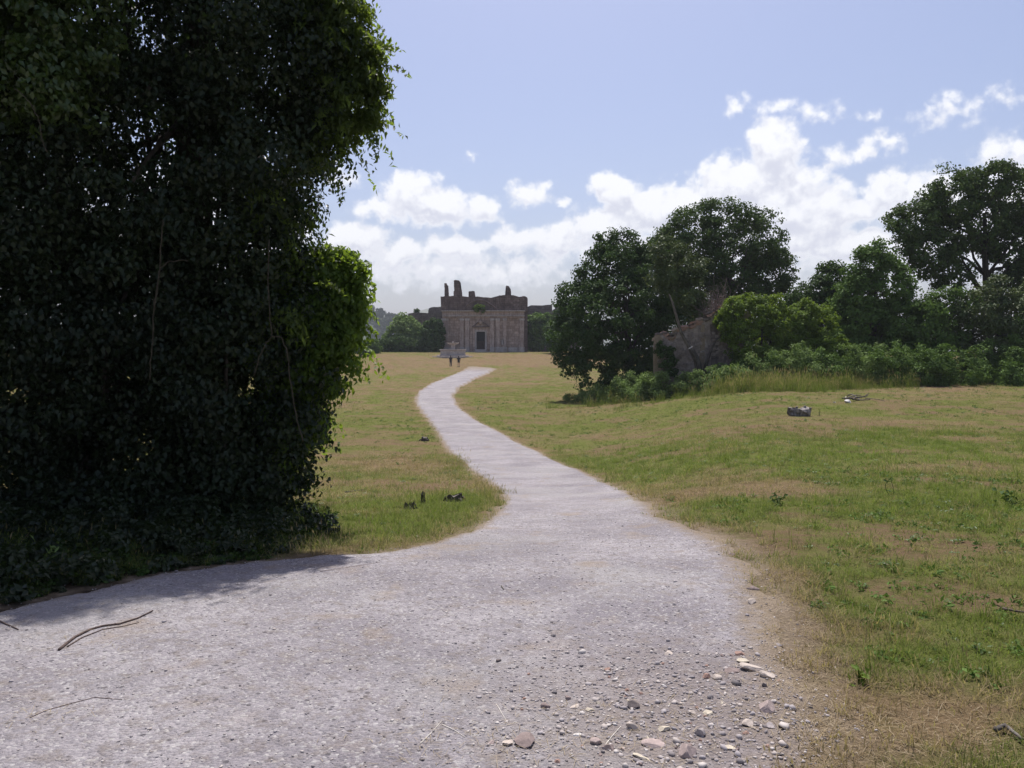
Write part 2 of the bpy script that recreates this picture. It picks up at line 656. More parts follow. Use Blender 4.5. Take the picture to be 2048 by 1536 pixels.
M_ground, M_path = ground_mat(), path_mat()
M_grass = grass_mat('grass_blades', (.082, .114, .024), (.215, .255, .064), (.15, .105, .056), (.42, .32, .195))
M_weed = leaf_mat('weed_leaves', (.05, .09, .02), (.10, .16, .035), (.14, .22, .04))
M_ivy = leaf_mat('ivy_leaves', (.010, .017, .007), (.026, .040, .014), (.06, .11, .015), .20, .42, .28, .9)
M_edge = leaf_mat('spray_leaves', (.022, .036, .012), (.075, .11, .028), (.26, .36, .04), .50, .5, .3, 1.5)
M_bright = leaf_mat('bright_leaves', (.05, .088, .018), (.105, .165, .03), (.32, .46, .04), .45, .5, .25, 1.5)
M_gloss = leaf_mat('glossy_leaves', (.035, .06, .018), (.075, .115, .03), (.20, .32, .03), .35, .35, .6, 1.5)
M_oak = leaf_mat('oak_leaves', (.042, .076, .022), (.094, .150, .038), (.075, .12, .02), .28, .65, .12)
M_dark = leaf_mat('dark_leaves', (.030, .062, .018), (.072, .125, .030), (.06, .11, .015), .25, .65, .12)
M_olive = leaf_mat('olive_leaves', (.046, .076, .022), (.100, .140, .042), (.09, .12, .03), .28, .55, .3)
M_mid = leaf_mat('hedge_leaves', (.066, .122, .028), (.145, .235, .054), (.10, .17, .025), .32, .65, .12)
M_vine = leaf_mat('vine_leaves', (.055, .100, .016), (.155, .230, .034), (.24, .35, .03), .36, .6, .14)
M_brack = leaf_mat('bracken_fronds', (.100, .155, .046), (.240, .325, .105), (.18, .28, .06), .32, .65, .12, .8)
M_far = leaf_mat('far_wood', (.022, .042, .020), (.050, .078, .036), (.05, .08, .02), .2, .7, .1, .05)
M_bark = bark_mat('bark', (.045, .038, .032), (.11, .095, .08))
M_palebark = bark_mat('pale_bark', (.075, .063, .052), (.16, .138, .113), 9)
M_darkbark = bark_mat('dark_bark', (.025, .021, .018), (.06, .052, .044))
M_deadwood = bark_mat('dead_wood', (.075, .066, .06), (.19, .17, .15), 12)
M_greywood = bark_mat('grey_wood', (.12, .105, .10), (.36, .33, .31), 9)
M_twig = bark_mat('twig', (.16, .12, .11), (.28, .22, .20), 12)
M_stick = bark_mat('stick', (.07, .05, .045), (.15, .11, .095), 20)
M_liana = bark_mat('liana', (.045, .038, .026), (.085, .07, .05), 20)
M_cut = rock_mat('cut_wood', (.52, .47, .40), (.66, .62, .55), (.40, .35, .30), 20, .3, .01)
M_facade = rock_mat('facade_plaster', (.36, .27, .23), (.50, .39, .34), (.21, .165, .15), .7, .5, .06, streak=True, course=.55)
M_pil = rock_mat('pilaster_stone', (.375, .285, .25), (.50, .40, .355), (.24, .19, .175), .8, .5, .05, streak=True)
M_archstone = rock_mat('arch_stone', (.17, .125, .115), (.27, .20, .18), (.12, .09, .085), .9, .6, .08, streak=True)
M_attic = rock_mat('dark_tuff', (.13, .095, .09), (.22, .165, .15), (.09, .07, .068), .9, .8, .12, streak=True, course=.42)
M_trim = rock_mat('grey_stone', (.40, .35, .33), (.52, .46, .43), (.28, .24, .23), .9, .4, .04, streak=True)
M_ruin = rock_mat('ruin_masonry', (.12, .098, .09), (.20, .165, .145), (.075, .065, .062), 1.2, .8, .1, course=.45)
M_fount = rock_mat('fountain_stone', (.33, .29, .27), (.43, .385, .36), (.23, .20, .19), 1.6, .4, .03)
M_hut = rock_mat('hut_plaster', (.27, .215, .185), (.42, .355, .31), (.12, .095, .085), 1.6, .7, .05, streak=True)
M_rubble = rock_mat('rubble', (.20, .16, .14), (.37, .31, .27), (.12, .10, .09), 1.8, .8, .05)
M_tile = rock_mat('terracotta', (.28, .15, .10), (.36, .23, .17), (.20, .13, .11), 3, .5, .02)
M_lichen = rock_mat('ochre_plaster', (.24, .18, .12), (.30, .24, .17), (.16, .125, .095), 3, .5, .02)
M_door = plain_mat('door_wood', (.055, .035, .028))
M_opening = plain_mat('opening_dark', (.022, .022, .026))  # near-black standing in for the unlit church interior


def stone_mat(name, c):
    return rock_mat(name, tuple(q * .82 for q in c), c, tuple(min(1, q * 1.15) for q in c), 18, .5, .006)


STONE = {
    'pale': stone_mat('pale_stone', (.50, .43, .375)), 'pink': stone_mat('pink_stone', (.40, .32, .295)), 'brown': stone_mat('brown_stone', (.255, .20, .185)),
    'grey': stone_mat('grey_pebble', (.36, .32, .31)), 'dark': stone_mat('dark_stone', (.16, .135, .13)), 'red': stone_mat('reddish_stone', (.36, .235, .19)),
    'cream': stone_mat('cream_stone', (.52, .46, .365)), 'white': stone_mat('white_stone', (.62, .59, .56)),
}

# ------------------------------------------------------------------ path outline, meadow dryness
LEFT = [(940, 733), (912, 748), (868, 765), (840, 782), (831, 797), (835, 812), (855, 838), (878, 872), (905, 910), (945, 945), (985, 972), (1008, 998), (995, 1022), (950, 1058), (870, 1088), (760, 1106),
        (640, 1112), (500, 1124), (380, 1138), (200, 1172), (0, 1218), (-300, 1275)]
RIGHT = [(992, 737), (950, 757), (918, 775), (906, 792), (914, 812), (950, 840), (1010, 870), (1080, 905), (1170, 945), (1250, 980), (1330, 1030), (1400, 1060), (1470, 1090), (1525, 1150), (1556, 1220), (1570, 1300),
         (1590, 1370), (1625, 1430), (1645, 1480), (1640, 1560)]
poly = [G(*p)[:2] for p in LEFT]
poly += [np.array([-14, poly[-1][1] - 1.2]), np.array([-14, -5.5]), np.array([3.0, -5.5])]
poly += [G(*p)[:2] for p in RIGHT][::-1]
POLY = np.array(poly)


def path_sd(x, y):
    """metres inside (+) or outside (-) of the path's outline"""
    x, y = np.asarray(x, float).ravel(), np.asarray(y, float).ravel()
    best = np.full(x.shape, 1e9)
    inside = np.zeros(x.shape, bool)
    n = len(POLY)
    for i in range(n):
        ax, ay = POLY[i]
        bx, by = POLY[(i + 1) % n]
        dx, dy = bx - ax, by - ay
        t = np.clip(((x - ax) * dx + (y - ay) * dy) / (dx * dx + dy * dy + 1e-12), 0, 1)
        best = np.minimum(best, (x - ax - t * dx) ** 2 + (y - ay - t * dy) ** 2)
        cond = ((ay > y) != (by > y)) & (x < (bx - ax) * (y - ay) / (by - ay + 1e-12) + ax)
        inside ^= cond
    sd = np.sqrt(best)
    return np.where(inside, sd, -sd)


def path_lift(x, y, sd):
    sdn = sd + (fbm(x, y, .5, 3, 8) - .5) * .26 + (fbm(x, y, .12, 2, 9) - .5) * .16
    dist = np.hypot(x, y + 6)
    h = -.045 + (.058 + .0010 * dist) * sstep(-.14 - .003 * dist, .14 + .003 * dist, sdn)
    return sdn, h + (fbm(x, y, .45, 3, 4) - .5) * .012


def surf(x, y):
    """height of the ground or of the path lying on it"""
    x, y = np.atleast_1d(np.asarray(x, float)), np.atleast_1d(np.asarray(y, float))
    return terrain(x, y) + np.maximum(path_lift(x, y, path_sd(x, y))[1], 0)


# dry (+) and green (-) places of the meadow as (photo x, y, radius along x in m, along y in m, amount)
SPOTS = [
    (790, 935, 1.7, 1.6, .75), (700, 905, 1.2, 2.0, .35), (840, 950, .8, .8, .5), (860, 1040, 1.5, .9, -.55), (930, 1010, .8, 1.3, -.5), (760, 1060, .9, .5, -.4), (720, 1000, .5, .6, -.2), (820, 1005, .35, .3, .5),
    (760, 780, 5, 12, .25), (740, 830, 2.5, 6, -.28), (740, 865, 1.4, 3, .30), (860, 748, 6, 10, -.25), (790, 740, 12, 14, .35), (1090, 785, 5, 14, -.38), (1000, 820, 3, 6, -.35),
    (1100, 796, 2.0, 5, .45), (1040, 765, 3.5, 9, .15), (1200, 850, 4, 5, -.25), (1350, 850, 4, 4, -.2), (1300, 905, 2.5, 2.5, -.2), (1450, 905, 1.5, 1.2, .30), (1500, 975, 1.8, .9, .55),
    (1600, 980, 1.2, .7, .3), (1380, 1000, .9, .8, .25), (1700, 935, 1.5, 1.0, .25), (1690, 955, .8, .6, -.5), (1800, 900, 1.3, 1.5, -.4), (1880, 920, 1.4, 1.0, -.45), (1900, 775, 3, 3, .55),
    (1800, 772, 4, 2, .55), (1980, 850, 3, 1.8, .5), (1750, 845, 2, 2, .25), (1950, 880, 1.2, 1, .3), (1960, 1010, .7, .5, -.55), (1700, 1050, .6, .4, -.5), (1620, 1045, .5, .4, .45),
    (1720, 1070, .9, .3, .4), (1850, 1050, .8, .4, .3), (2000, 1120, .6, .4, .45), (1750, 1150, .6, .4, -.3), (1850, 1230, .5, .4, -.3), (1700, 1230, .4, .3, -.2), (1700, 1420, .5, .3, .6), (1850, 1440, .5, .25, .55),
    (1650, 1500, .3, .2, .4), (1800, 1350, .3, .2, -.1), (1580, 1250, .25, .5, .4), (1620, 1340, .3, .4, .45), (1560, 1160, .2, .4, .3), (950, 722, 14, 10, .45), (1060, 715, 20, 12, .35), (1300, 800, 3, 3, -.1),
]
_spots = [(G(a, b)[:2], c, d, e) for a, b, c, d, e in SPOTS]


def dryness(x, y):
    x, y = np.asarray(x, float), np.asarray(y, float)
    n = fbm(x, y, 2.4, 4, 1) * .42 + fbm(x, y, .55, 3, 3) * .58
    v = .35 + (n - .5) * 2.5 + (fbm(x, y, 9, 4, 5) - .5) * 1.1
    v = v + .16 * sstep(60, 130, y)
    for c, rx, ry, a in _spots:
        q = ((x - c[0]) / rx) ** 2 + ((y - c[1]) / ry) ** 2
        v = v + a * np.exp(-q)
    return np.clip(v, 0, 1)


def bareness(x, y):
    """trampled or scraped earth showing through the turf"""
    return sstep(.56, .68, fbm(x, y, 1.7, 5, 40)) * sstep(3, 6, np.hypot(x, y))


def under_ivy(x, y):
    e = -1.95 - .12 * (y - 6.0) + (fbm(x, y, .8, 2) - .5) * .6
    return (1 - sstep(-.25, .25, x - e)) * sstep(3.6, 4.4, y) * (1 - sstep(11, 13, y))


# ------------------------------------------------------------------ ground sheet and path sheet on one polar grid
def build_ground():
    cx, cy_ = 0.0, -6.0
    rings = [2.0]
    while rings[-1] < 215:
        rings.append(rings[-1] * 1.0125)
    while rings[-1] < 5200:
        rings.append(rings[-1] * 1.09)
    rings = np.array(rings)
    ang = np.concatenate([np.arange(-50, 50, .25), np.arange(50, 310, 4.0)])
    A = np.radians(ang)
    na, nr = len(A), len(rings)
    X = cx + np.outer(rings, np.sin(A))
    Y = cy_ + np.outer(rings, np.cos(A))
    X, Y = X.ravel(), Y.ravel()
    Z = terrain(X, Y)
    near = Y < 220
    V = np.column_stack([X, Y, Z])
    i, j = np.meshgrid(np.arange(nr - 1), np.arange(na), indexing='ij')
    j2 = (j + 1) % na
    Fc = np.column_stack([(i * na + j).ravel(), (i * na + j2).ravel(), ((i + 1) * na + j2).ravel(), ((i + 1) * na + j).ravel()])[:, ::-1]
    sd = np.full(len(X), -50.0)
    sd[near] = path_sd(X[near], Y[near])
    dr = dryness(X, Y)
    dr = np.clip(dr + .40 * np.exp(-np.abs(sd) / .35), 0, 1)
    me = fast_mesh('ground', np.vstack([V, [[cx, cy_, 0]]]), Fc, [M_ground], smooth=True)
    at = me.attributes.new('dry', 'FLOAT', 'POINT')
    at.data.foreach_set('value', np.append(dr, .5).astype(np.float32))
    at = me.attributes.new('edge', 'FLOAT', 'POINT')
    at.data.foreach_set('value', np.append(np.exp(-np.abs(sd + .03) / (.06 + .09 * sstep(.2, 1.2, X) * (1 - sstep(8, 14, Y)))), 0).astype(np.float32))
    for nm, fn in (('bare', bareness), ('tree_shade', under_ivy)):
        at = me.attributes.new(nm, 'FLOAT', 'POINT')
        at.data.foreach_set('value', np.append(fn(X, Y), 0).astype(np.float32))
    tag(mobj('ground', me), kind='structure')
    # the path: same grid, lifted where it runs, dipping under the turf along its edge
    sdn, h = path_lift(X, Y, sd)
    dist = np.hypot(X - cx, Y - cy_)
    keep_v = sd > -.5 - .01 * dist
    fk = keep_v[Fc].all(axis=1)
    Fp = Fc[fk]
    used = np.unique(Fp)
    remap = np.full(len(X), -1)
    remap[used] = np.arange(len(used))
    Vp = V[used].copy()
    Vp[:, 2] += h[used]
    me = fast_mesh('path', Vp, remap[Fp], [M_path], smooth=True)
    at = me.attributes.new('edge', 'FLOAT', 'POINT')
    at.data.foreach_set('value', np.clip(1.25 - 1.25 * sstep(-.05, 1, sd[used] / (.18 + .20 * sstep(.2, 1.2, Vp[:, 0]) * (1 - sstep(8, 14, Vp[:, 1])))) + sstep(108, 124, Vp[:, 1]), 0, 1.25).astype(np.float32))
    c = G(1380, 1440)
    q = ((Vp[:, 0] - c[0]) / .75) ** 2 + ((Vp[:, 1] - c[1]) / .85) ** 2
    at = me.attributes.new('dirt', 'FLOAT', 'POINT')
    at.data.foreach_set('value', np.exp(-q).astype(np.float32))
    tag(mobj('path', me), kind='structure')


build_ground()


# ------------------------------------------------------------------ hills far behind
def build_hill(name, prof, d, depth, mat_, bumps, base=-46):
    """prof: ridge as photo (x, y) at distance d"""
    xs = np.array([p[0] for p in prof], float)
    ys = np.array([p[1] for p in prof], float)
    px = np.linspace(xs[0], xs[-1], 160)
    ridge = np.interp(px, xs, ys)
    t = np.linspace(-1, 1, 31)
    V = []
    for a, b in zip(px, ridge):
        top = P(a, b, d)
        for s in t:
            w = 1 - abs(s) ** 1.4
            y = d + s * depth
            x = top[0]
            z = base + (top[2] - base) * w
            V.append((x, y, z))
    V = np.array(V)
    V[:, 2] += (fbm(V[:, 0], V[:, 1], bumps * 6, 4) - .5) * bumps * np.clip((V[:, 2] - base) / 20, 0, 1)
    n = len(t)
    Fc = np.array([[i * n + j, (i + 1) * n + j, (i + 1) * n + j + 1, i * n + j + 1] for i in range(len(px) - 1) for j in range(n - 1)])
    me = fast_mesh(name, V, Fc, [mat_], smooth=True)
    return tag(mobj(name, me), kind='structure'), V


M_hill = rock_mat('wooded_slope', (.035, .055, .028), (.06, .085, .04), (.09, .10, .05), .02, .5, 2)
M_mount = rock_mat('far_slope', (.06, .08, .05), (.12, .13, .08), (.18, .17, .11), .004, .5, 6)
_, HV = build_hill('hill', [(100, 660), (350, 650), (500, 628), (600, 622), (690, 619), (735, 623), (765, 634), (800, 655), (850, 690), (930, 720)], 900, 320, M_hill, 10, -60)
build_hill('mountain', [(-400, 640), (200, 636), (600, 640), (700, 634), (750, 628), (790, 627), (815, 632), (845, 621), (880, 612), (930, 609), (990, 618), (1080, 617), (1120, 622), (1250, 630), (1500, 622), (1900, 640), (2500, 640)], 2600, 900, M_mount, 25)


# ------------------------------------------------------------------ foliage
def unit(v):
    return v / np.maximum(np.linalg.norm(v, axis=-1, keepdims=True), 1e-9)


def leaves(pos_, nrm, L, W, rg, droop=.3, fold=.18):
    """two-triangle folded leaves, one per point"""
    n = len(pos_)
    nrm = unit(nrm)
    a = rg.normal(size=(n, 3))
    a[:, 2] -= droop * 2.0
    a = unit(a - nrm * (a * nrm).sum(1, keepdims=True))
    s = np.cross(nrm, a)
    L = L * rg.uniform(.65, 1.25, (n, 1))
    W = W * rg.uniform(.7, 1.2, (n, 1))
    v0 = pos_ - a * L * .5
    v1 = pos_ + s * W * .5 + nrm * W * fold - a * L * .05
    v2 = pos_ + a * L * .5 - nrm * L * .12
    v3 = pos_ - s * W * .5 + nrm * W * fold - a * L * .05
    V = np.stack([v0, v1, v2, v3], 1).reshape(-1, 3)
    b = np.arange(n)[:, None] * 4
    T = np.concatenate([b + [0, 1, 2], b + [0, 2, 3]], 1).reshape(-1, 3)
    return V, T


def clumps_in(lobes, n, rg, inner=.25):
    C_, Rr = np.array([l[0] for l in lobes]), np.array([l[1] for l in lobes])
    area = (Rr[:, 0] * Rr[:, 2] + Rr[:, 0] * Rr[:, 1] + Rr[:, 1] * Rr[:, 2])
    idx = rg.choice(len(lobes), n * 2, p=area / area.sum())
    d = unit(rg.normal(size=(n * 2, 3)))
    f = np.where(rg.random(n * 2) < inner, rg.uniform(.3, .8, n * 2), rg.uniform(.80, 1.04, n * 2))
    p = C_[idx] + d * Rr[idx] * f[:, None]
    # drop most of those buried in another lobe
    deep = np.zeros(len(p), bool)
    for c, r in zip(C_, Rr):
        q = np.linalg.norm((p - c) / r, axis=1)
        deep |= q < .62
    keep = ~deep | (rg.random(len(p)) < .22)
    p, d = p[keep][:n], d[keep][:n]
    # stray sprigs beyond the outline
    m_ = max(1, int(.10 * len(p)))
    p[-m_:] += d[-m_:] * Rr.mean() * rg.uniform(.10, .32, (m_, 1))
    return p, d


def crown(lobes, n_clumps, per, cr, L, W, rg, droop=.35, inner=.25, floor=None, up=.45):
    c, d = clumps_in(lobes, n_clumps, rg, inner)
    n = len(c)
    size = cr * rg.uniform(.55, 1.35, n)
    cnt = np.maximum((per * (size / cr) ** 1.6 * rg.uniform(.6, 1.3, n)).astype(int), 6)
    idx = np.repeat(np.arange(n), cnt)
    off = unit(rg.normal(size=(len(idx), 3))) * (rg.random((len(idx), 1)) ** .55)
    off *= np.array([1, 1, .72])
    p = c[idx] + off * size[idx][:, None]
    nrm = off * .7 + d[idx] * .45 + rg.normal(size=p.shape) * .55 + np.array([0, 0, up])
    if floor is not None:
        ok = p[:, 2] > terrain(p[:, 0], p[:, 1]) + floor
        p, nrm, idx = p[ok], nrm[ok], idx[ok]
    V, T = leaves(p, nrm, L, W, rg, droop)
    ct = rg.random(n)
    tint = np.clip(ct[idx] * .55 + rg.random(len(p)) * .45, 0, 1)
    return V, T, np.repeat(tint, 2), c


def twig_sprays(lobes_, n, ln, L, W, rg, per=22):
    """leafy shoots that leave the crown, arch over and hang"""
    c, d = clumps_in(lobes_, n, rg, 0)
    d = unit(d + np.array([.25, -.1, .35]))
    t = np.linspace(.15, 1, per)
    le = ln * rg.uniform(.4, 1.2, (len(c), 1))
    side = np.where(np.arange(per) % 2, 1, -1)
    p = c[:, None, :] + d[:, None, :] * (le * t)[..., None]
    p[..., 2] -= (le * .75 * t ** 2.2)
    cr = np.cross(d, [0, 0, 1.0])
    p += cr[:, None, :] * (side * L * .35)[None, :, None]
    p = p.reshape(-1, 3) + rg.normal(size=(len(c) * per, 3)) * .012
    nr = rg.normal(size=p.shape) * .6 + np.array([0, -.3, .5])
    return leaves(p, nr, L, W, rg, 1.1)


def bend(a, b, n, wob, rg):
    a, b = np.asarray(a, float), np.asarray(b, float)
    t = np.linspace(0, 1, n)[:, None]
    p = a + (b - a) * t
    L = np.linalg.norm(b - a)
    w = rg.normal(size=(2, 3)) * wob * L
    p = p + np.sin(t * math.pi) * w[0] + np.sin(t * 2 * math.pi) * w[1] * .5
    return p


def limbs(base, top, r0, tips, rg, fork=.35, sides=7, thin=.36):
    mb = MB()
    tr = bend(base, top, 9, .03, rg)
    mb.tube(tr, np.linspace(r0, r0 * .35, 9), sides + 2)
    for t in tips:
        k = int(np.clip(rg.uniform(fork, .9) * 8, 1, 8))
        s = tr[k]
        ln = np.linalg.norm(t - s)
        pts = bend(s, t, 6, .07, rg)
        pts[1:-1, 2] += ln * .06
        mb.tube(pts, np.linspace(r0 * thin, r0 * .05, 6), 5)
    return mb


def lobe(px, py, r, d, dd=0.0, sx=1.0, sz=1.0, sy=1.0):
    k = r * d / F
    return (P(px, py, d + dd), np.array([k * sx, k * sy, k * sz]))


def tree(name, label, base_px, d, lobes_, leafmat, n, per, cr, L, W, r0, seed, tips=16, cat='tree', group=None, bark=None, floor=.05, fork=.3, trunkname='trunk', droop=.35, inner=.25, dbase=None, up=.45):
    rg = np.random.default_rng(seed)
    lb = [lobe(*q[:3], d, *q[3:]) for q in lobes_]
    db = dbase or d
    bx = (base_px - 1024) / F * db
    base = np.array([bx, db, float(terrain(bx, db)) - .1])
    root = empty(name, base, label, cat, group)
    V, T, tint, c = crown(lb, n, per, cr, L, W, rg, droop, inner, floor, up)
    if name == 'leafy_shrub':
        V4, T4 = twig_sprays(lb, 130, .42, L, W * .9, rg)
        V, T, tint = np.vstack([V, V4]), np.vstack([T, T4 + len(V)]), np.concatenate([tint, np.repeat(rg.random(len(T4) // 2), 2)])
    cr_o = mobj('crown', fast_mesh('crown', V - base, T, [leafmat], tint), root)
    cr_o['kind'] = 'stuff'
    cen = np.mean([q[0] for q in lb], axis=0)
    top = np.array([cen[0] * .7 + bx * .3, cen[1], cen[2] + .5 * lb[0][1][2]])
    sel = c[rg.choice(len(c), min(tips, len(c)), replace=False)]
    mb = limbs(base, top, r0, sel, rg, fork)
    mb.v = [tuple(np.array(v) - base) for v in mb.v]
    mb.build(trunkname, bark or M_bark, root, smooth=True)
    return root


# ---- right-hand group of trees
tree('broadleaf_tree', 'dark rounded broadleaf tree left of the ruined hut, its crown down to the grass', 1275, 62,
     [(1235, 555, 72), (1180, 625, 62, -1), (1250, 505, 44), (1305, 575, 80), (1235, 640, 92, -2), (1330, 660, 80), (1160, 690, 48, -2), (1195, 545, 40), (1220, 500, 26), (1150, 600, 34), (1280, 700, 60, -2), (1200, 705, 50, -2), (1125, 665, 26, -1), (1145, 720, 32, -2), (1190, 740, 40, -3), (1250, 745, 44, -3), (1310, 735, 44, -2), (1205, 480, 17), (1255, 478, 16), (1298, 522, 36), (1325, 600, 50)],
     M_dark, 1050, 62, .62, .25, .17, .28, 11, 18)
tree('broadleaf_tree', 'tallest domed broadleaf tree standing behind the ruined hut', 1455, 67,
     [(1385, 480, 66), (1450, 450, 54), (1400, 440, 36), (1505, 485, 62), (1545, 545, 46), (1460, 530, 84), (1375, 560, 66), (1505, 575, 72), (1558, 600, 32), (1345, 500, 44), (1430, 600, 60), (1520, 640, 50), (1335, 480, 30), (1500, 440, 26), (1360, 640, 60), (1450, 660, 70)],
     M_oak, 950, 60, .66, .26, .18, .32, 12, 26)
tree('slender_tree', 'slender leaning tree with thin olive foliage in front of the hut', 1400, 53,
     [(1350, 540, 40), (1372, 590, 34), (1335, 500, 30), (1385, 540, 30), (1320, 560, 26), (1395, 625, 18)], M_olive, 170, 46, .5, .21, .14, .02, 13, 6, bark=M_palebark, dbase=53)
tree('broadleaf_tree', 'low dark tree behind the vine covered mounds', 1650, 60,
     [(1660, 565, 34), (1640, 590, 40), (1700, 600, 45), (1620, 630, 42), (1680, 640, 55), (1600, 600, 22), (1655, 545, 18), (1740, 660, 50), (1600, 660, 40)], M_dark, 430, 56, .58, .24, .17, .22, 14, 12)
tree('broadleaf_tree', 'mid green bushy tree between the vine mounds and the oak', 1750, 55,
     [(1745, 530, 38), (1752, 500, 22), (1770, 580, 52), (1720, 600, 46), (1730, 650, 60), (1790, 640, 44), (1710, 550, 22), (1800, 690, 50), (1700, 690, 50), (1722, 515, 14), (1785, 545, 24)], M_mid, 520, 60, .55, .24, .16, .2, 15, 14)
tree('oak_tree', 'large spreading oak with its dark trunk showing at the right of the meadow', 1985, 60,
     [(1835, 450, 46), (1905, 395, 52), (1975, 365, 42), (2040, 395, 52), (1955, 455, 60), (2035, 490, 56), (1865, 505, 48), (1800, 440, 22), (1905, 535, 40), (2110, 440, 80), (2120, 540, 70), (1985, 340, 18), (2050, 350, 20), (1870, 400, 26), (2030, 580, 40), (1830, 505, 26)],
     M_oak, 1250, 54, .6, .25, .17, .34, 16, 20, fork=.25, inner=.4, bark=M_darkbark)
tree('broadleaf_tree', 'small leafy tree under the oak below the gap of sky', 1860, 53,
     [(1835, 640, 40), (1880, 615, 34), (1860, 680, 50), (1905, 650, 40), (1920, 610, 30), (1800, 670, 36)], M_mid, 300, 56, .5, .22, .15, .14, 17, 8)
tree('broadleaf_tree', 'olive green bushy tree at the right edge behind the brambles', 1975, 52.5,
     [(1955, 620, 46), (1990, 590, 36), (2035, 620, 50), (1930, 665, 44), (2000, 670, 55), (2060, 680, 60), (1965, 705, 46), (2100, 620, 60), (2130, 700, 60)], M_olive, 430, 60, .5, .22, .15, .16, 18, 10)
tree('broadleaf_tree', 'fresh green shrubby tree at the far right edge', 2040, 51.5,
     [(2030, 675, 34), (2065, 665, 44), (2045, 715, 40), (2100, 710, 50)], M_mid, 200, 56, .42, .2, .13, .1, 19, 6)

# ---- vine mounds over the ruined hut
for args in (
    ('vine_mound', 'larger vine covered mound swallowing the right end of the ruined hut', 1520, 50,
     [(1500, 640, 48), (1535, 622, 32), (1480, 620, 32), (1472, 655, 34), (1560, 650, 38), (1510, 690, 60), (1575, 690, 44), (1590, 715, 40), (1450, 640, 24), (1500, 603, 16), (1500, 722, 34), (1530, 730, 60), (1550, 620, 22), (1590, 660, 24)], 21),
    ('vine_mound', 'smaller vine covered mound to the right of the hut', 1640, 50.5,
     [(1612, 632, 28), (1640, 645, 34), (1600, 660, 36), (1655, 680, 32), (1625, 705, 50), (1672, 705, 30), (1600, 725, 50), (1660, 730, 44), (1618, 614, 14), (1640, 625, 18)], 22)):
    nm, lb, bp, d, lo, sd_ = args
    tree(nm, lb, bp, d, lo, M_vine, 760 if sd_ == 21 else 480, 64, .30, .14, .11, .1, sd_, 6, cat='vine mound', trunkname='vine_stem', droop=.6, inner=.3, up=.75)


